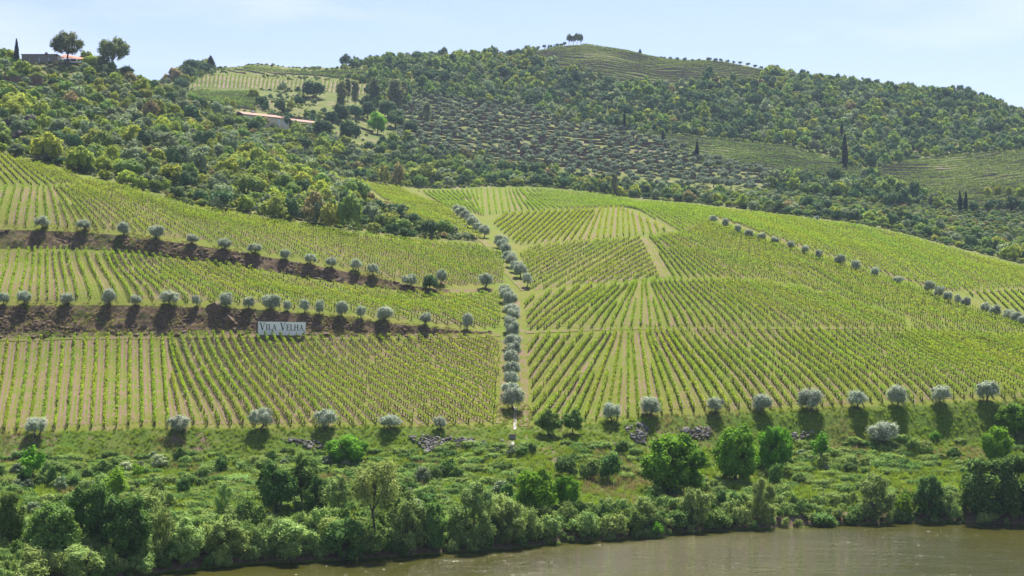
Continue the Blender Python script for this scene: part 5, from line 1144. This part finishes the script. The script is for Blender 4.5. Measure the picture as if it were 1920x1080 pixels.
# ------------------------------------------------------------------ the white sign
def stroke(p, q, w):
    (x0, z0), (x1, z1) = p, q
    return [(x0 - w / 2, z0), (x0 + w / 2, z0), (x1 + w / 2, z1), (x1 - w / 2, z1)]
def letter(ch, h_):
    s = []; T, t_ = .19 * h_, .075 * h_; sf = .06 * h_
    def serif(cx, zc, w): s.append([(cx - w / 2, zc), (cx + w / 2, zc), (cx + w / 2, zc + sf), (cx - w / 2, zc + sf)])
    if ch == 'V': W = .92 * h_; s += [stroke((W * .16, h_), (W * .52, 0), T), stroke((W * .86, h_), (W * .52, 0), t_)]; serif(W * .16, h_ - sf, .42 * h_); serif(W * .86, h_ - sf, .34 * h_)
    if ch == 'I': W = .42 * h_; s += [stroke((W * .5, 0), (W * .5, h_), T)]; serif(W * .5, 0, .40 * h_); serif(W * .5, h_ - sf, .40 * h_)
    if ch == 'L': W = .72 * h_; s += [stroke((W * .27, 0), (W * .27, h_), T), [(W * .27, 0), (W, 0), (W, t_), (W * .27, t_)], [(W - t_ * .8, 0), (W, 0), (W + t_ * .3, .3 * h_), (W - t_ * .2, .3 * h_)]]; serif(W * .27, 0, .38 * h_); serif(W * .27, h_ - sf, .38 * h_)
    if ch == 'E': W = .72 * h_; s += [stroke((W * .27, 0), (W * .27, h_), T)] + [[(W * .27, z0), (x1, z0), (x1, z0 + t_), (W * .27, z0 + t_)] for z0, x1 in ((0, W), (.47 * h_, W * .82), (h_ - t_, W * .94))] + [[(W - t_, 0), (W, 0), (W, .26 * h_), (W - t_ * .4, .26 * h_)], [(W * .94 - t_ * .6, h_ - .24 * h_), (W * .94, h_ - .24 * h_), (W * .94, h_), (W * .94 - t_, h_)], [(W * .76, .38 * h_), (W * .82, .38 * h_), (W * .82, .62 * h_), (W * .76, .62 * h_)]]; serif(W * .2, 0, .3 * h_); serif(W * .2, h_ - sf, .3 * h_)
    if ch == 'H': W = .98 * h_; s += [stroke((W * .2, 0), (W * .2, h_), T), stroke((W * .8, 0), (W * .8, h_), T), [(W * .2, .47 * h_), (W * .8, .47 * h_), (W * .8, .47 * h_ + t_), (W * .2, .47 * h_ + t_)]]; [serif(W * a, zc, .38 * h_) for a in (.2, .8) for zc in (0, h_ - sf)]
    if ch == 'A': W = .95 * h_; s += [stroke((W * .14, 0), (W * .48, h_), t_), stroke((W * .84, 0), (W * .48, h_), T), [(W * .24, .32 * h_), (W * .7, .32 * h_), (W * .7, .32 * h_ + t_), (W * .24, .32 * h_ + t_)]]; serif(W * .14, 0, .32 * h_); serif(W * .84, 0, .38 * h_)
    return W, s
SP0 = hit(484, 627.5, 290); SP1 = hit(573, 628.5, 290)
ang = math.atan2(SP1[1] - SP0[1], SP1[0] - SP0[0]); W = math.hypot(SP1[0] - SP0[0], SP1[1] - SP0[1]); Hs = 25.0 * SP0[1] / F
sign = link('vineyard_sign', None, label='white board sign reading VILA VELHA at the foot of the terrace bank', cat='sign')
sign.location = (SP0[0], SP0[1] - .35, SP0[2] - .05); sign.rotation_euler = (0, math.radians(.7), ang)
mb = MB(); mb.box((W / 2, 0, Hs / 2), (W, .14, Hs)); link('board', mb.mesh('board', M['white']), sign)
mb = MB(); mb.box((-.06, .03, Hs / 2), (.12, .24, Hs)); link('side_frame', mb.mesh('side_frame', M['black']), sign)
for xx in (1.2, W / 2, W - 1.2):
    mb = MB(); mb.box((xx, .28, Hs / 2 - .4), (.16, .4, Hs + .2)); link('support_post', mb.mesh('support_post', M['post']), sign)
cx = .34; HB, HS = Hs * .56, Hs * .44; zb = Hs * .36
text = [('V', HB), ('I', HS), ('L', HS), ('A', HS), None, ('V', HB), ('E', HS), ('L', HS), ('H', HS), ('A', HS)]
tot = sum((letter(*q)[0] + .1 * HS) if q else .62 * HS for q in text); kx = (W - .62) / tot
for q in text:
    if q is None: cx += .62 * HS * kx; continue
    w_, st = letter(*q); mb = MB(); 
    for j, pts in enumerate(st): mb.poly_prism([(a * kx, b_) for a, b_ in pts], -.082 - .003 * j, -.06)
    o = link('letter', mb.mesh('letter_' + q[0], M['black']), sign); o.location = (cx, 0, zb); cx += (w_ + .1 * HS) * kx

# ------------------------------------------------------------------ pale drain channel at the foot of the gully
ch = link('drain_channel', None, label='narrow pale concrete drain running down below the gully olives', cat='drain')
P0 = hit(967, 764); P1 = hit(965, 806); ch.location = P1
for k_, (a, b_) in enumerate(((0, 1),)):
    mb = MB(); nseg = 10
    for j in range(nseg):
        A = P1 + (P0 - P1) * (j / nseg); B = P1 + (P0 - P1) * ((j + 1) / nseg); A[2] = zat(A[0], A[1]); B[2] = zat(B[0], B[1]); c = (A + B) / 2 - P1; dy = B[1] - A[1]
        for ox, w_, zt in ((0, .36, .06), (-.22, .09, .18), (.22, .09, .18)):
            n0 = len(mb.v)
            for yy, zz in ((c[1] - dy / 2 - .01, A[2] - P1[2]), (c[1] + dy / 2 + .01, B[2] - P1[2])):
                for xo in (-w_ / 2, w_ / 2): mb.v += [(c[0] + ox + xo, yy, zz - .3), (c[0] + ox + xo, yy, zz + zt)]
            mb.f += [(n0 + 1, n0 + 3, n0 + 7, n0 + 5), (n0, n0 + 1, n0 + 3, n0 + 2)[::-1], (n0, n0 + 1, n0 + 5, n0 + 4), (n0 + 2, n0 + 3, n0 + 7, n0 + 6)[::-1], (n0 + 4, n0 + 5, n0 + 7, n0 + 6)]
    link('channel', mb.mesh('channel', M['concrete']), ch)
P2 = hit(961, 822); box_o = link('drain_box', None, label='small dark stone drain box with a flat lid on the bank', cat='drain'); box_o.location = P2
mb = MB(); mb.box((0, 0, .15), (1.1, .9, .9)); link('basin', mb.mesh('basin', M['schist']), box_o)
mb = MB(); mb.box((0, 0, .66), (1.4, 1.1, .12)); link('lid', mb.mesh('lid', M['slate']), box_o)
P3 = hit(962, 843); mb = MB(); mb.box((0, 0, .1), (.5, 5.0, .5)); o = link('drain_pipe', mb.mesh('drain_pipe', M['concrete']), label='short pale pipe below the drain box', cat='drain'); o.location = P3; o.rotation_euler = (math.radians(20), 0, .03)

# ------------------------------------------------------------------ houses
def part(parent, name, mat, *boxes):
    mb = MB()
    for c, d in boxes: mb.box(c, d)
    return link(name, mb.mesh(name, mat), parent)
P = hit(70, 121, 560); ppm = F / P[1]; u_ = 1 / ppm                       # grey stone house on the left hilltop
hs = link('stone_house', None, label='long grey stone house with flat roof on the left hilltop', cat='house'); hs.location = (P[0], P[1] + 2, P[2] - 1.2)
L, Hh, D = 65 * u_, 20 * u_ + 1.2, 8.0
part(hs, 'wall', M['schist'], ((0, D / 2, Hh / 2), (L, D, Hh))); part(hs, 'roof', M['slate'], ((.2, D / 2, Hh + .12), (L + .9, D + .9, .24)))
rf = part(hs, 'chimney', M['tile'], ((2.0, D / 2, Hh + .95), (1.0, 1.0, 1.5))); 
part(hs, 'end_wall', M['render_white'], ((L / 2 + .82, D / 2 + .4, Hh / 2 - .25), (1.6, D - 1.0, Hh - .5)))
part(hs, 'end_door', M['glass'], ((L / 2 + 1.0, .88, Hh / 2 - .5), (.8, .12, Hh * .5)))
for wx in (-L * .27, .3, L * .29):
    w_ = part(hs, 'window', M['glass'], ((wx, -.03, Hh * .60), (.75, .14, 2.0)))
    part(w_, 'window_frame', M['render_white'], ((wx, -.12, Hh * .60), (.1, .08, 2.1)), ((wx, -.11, Hh * .60 + .3), (.85, .06, .1)))
Pp = hit(128, 121, 560); pg = link('pergola', None, label='rust red canopy terrace beside the grey hilltop house', cat='pergola'); pg.location = (Pp[0], P[1] + 1, P[2] + .9)
mb = MB(); mb.v = [(-4.2, 0, 2.3), (4.6, 0, 1.5), (4.6, 5, 2.9), (-4.2, 5, 4.4), (-4.2, 0, 2.45), (4.6, 0, 1.65), (4.6, 5, 3.05), (-4.2, 5, 4.55)]
mb.f = [(3, 2, 1, 0), (4, 5, 6, 7), (0, 1, 5, 4), (1, 2, 6, 5), (2, 3, 7, 6), (3, 0, 4, 7)]; link('canopy', mb.mesh('canopy', M['canopy_cloth']), pg)
for xx, zz in ((-4.0, 2.3), (0, 1.95), (4.3, 1.55)): part(pg, 'post', M['render_white'], ((xx, .15, zz / 2), (.16, .16, zz)))
part(pg, 'back_wall', M['schist'], ((-1.5, 4.6, 1.2), (5.5, .3, 2.6))); part(pg, 'parapet', M['render_white'], ((2.0, -.2, .35), (6.0, .25, .6)))
Pw = hit(42, 160, 540); mb = MB(); mb.box((0, 0, 1.2), (16, 1.0, 5.0)); o = link('stone_wall', mb.mesh('stone_wall', M['wall_stone']), label='long dark retaining wall in the scrub below the hilltop house', cat='wall'); o.location = Pw; o.rotation_euler = (0, 0, .04)
# red-roofed house on the middle slope
P = hit(500, 240, 640); ppm = F / P[1]; u_ = 1 / ppm
hs = link('tiled_house', None, label='long cream house with pink-red tiled roof half hidden in the scrub', cat='house'); hs.location = (P[0], P[1], P[2] - .5); hs.rotation_euler = (0, 0, math.radians(40))
def gable(parent, name, x0, x1, y0, y1, z0, zr, mat, over=.5):
    ym = (y0 + y1) / 2; mb = MB(); th = .22
    for s_ in (0, 1):
        ya, yb = (y0 - over, ym) if s_ == 0 else (y1 + over, ym); n0 = len(mb.v)
        mb.v += [(x0 - over, ya, z0), (x1 + over, ya, z0), (x1 + over, yb, zr), (x0 - over, yb, zr)] + [(x0 - over, ya, z0 + th), (x1 + over, ya, z0 + th), (x1 + over, yb, zr + th), (x0 - over, yb, zr + th)]
        mb.f += [tuple(n0 + i for i in q) for q in ((3, 2, 1, 0), (4, 5, 6, 7), (0, 1, 5, 4), (1, 2, 6, 5), (2, 3, 7, 6), (3, 0, 4, 7))]
    return link(name, mb.mesh(name, mat), parent)
h1 = 5.6
part(hs, 'wall', M['render_cream'], ((0, 4, h1 / 2), (24, 8, h1))); r1 = gable(hs, 'roof', -12, 12, 0, 8, h1 + .02, h1 + 1.7, M['tile'])
part(r1, 'chimney', M['render_white'], ((-5.0, 4, h1 + 2.2), (.9, .9, 1.5)))
for wx in (6.6, 9.6):
    w_ = part(hs, 'window', M['shutter'], ((wx, -.04, h1 * .68), (1.25, .12, 1.7))); part(w_, 'window_frame', M['render_white'], ((wx, -.08, h1 * .68 + .92), (1.6, .12, .14)), ((wx, -.08, h1 * .68 - .92), (1.6, .12, .14)))
P2 = hit(574, 242, 640); wg = link('tiled_barn', None, label='low white barn with red tiled roof beside the cream house', cat='house'); wg.location = (P2[0], P2[1] + .5, P2[2] + .1); wg.rotation_euler = (0, 0, math.radians(42))
part(wg, 'wall', M['render_white'], ((0, 3.5, .9), (22, 7, 4.2))); r2_ = gable(wg, 'roof', -11, 11, 0, 7, 3.02, 4.6, M['tile']); part(r2_, 'chimney', M['render_cream'], ((4.5, 3.5, 4.9), (.6, .6, 1.1)))
for wx in (-4, 2): part(wg, 'door', M['post'], ((wx, -.04, 1.15), (1.3, .12, 2.2)))
# little white hut at the field edge
P = hit(1531, 412, 480); ht = link('pump_hut', None, label='tiny white pump hut at the edge of the far right field', cat='hut'); ht.location = (P[0], P[1], P[2] - .2)
part(ht, 'wall', M['render_white'], ((0, 1, .8), (1.7, 1.6, 1.7))); part(ht, 'roof', M['concrete'], ((0, 1, 1.72), (2.0, 1.9, .14))); part(ht, 'door', M['post'], ((.3, .17, .7), (.6, .06, 1.3)))

# ------------------------------------------------------------------ air
m, n, l, out = node_mat('haze_air'); pv = n.new('ShaderNodeVolumePrincipled')
pv.inputs['Color'].default_value = (.60, .76, 1.0, 1); pv.inputs['Density'].default_value = HAZE; pv.inputs['Anisotropy'].default_value = .2
l.new(pv.outputs[0], out.inputs['Volume'])
mb = MB(); mb.box((0, 720, 142), (1500, 1620, 296)); link('haze', mb.mesh('haze', m), label='pale blue summer haze over the valley', kind='stuff')
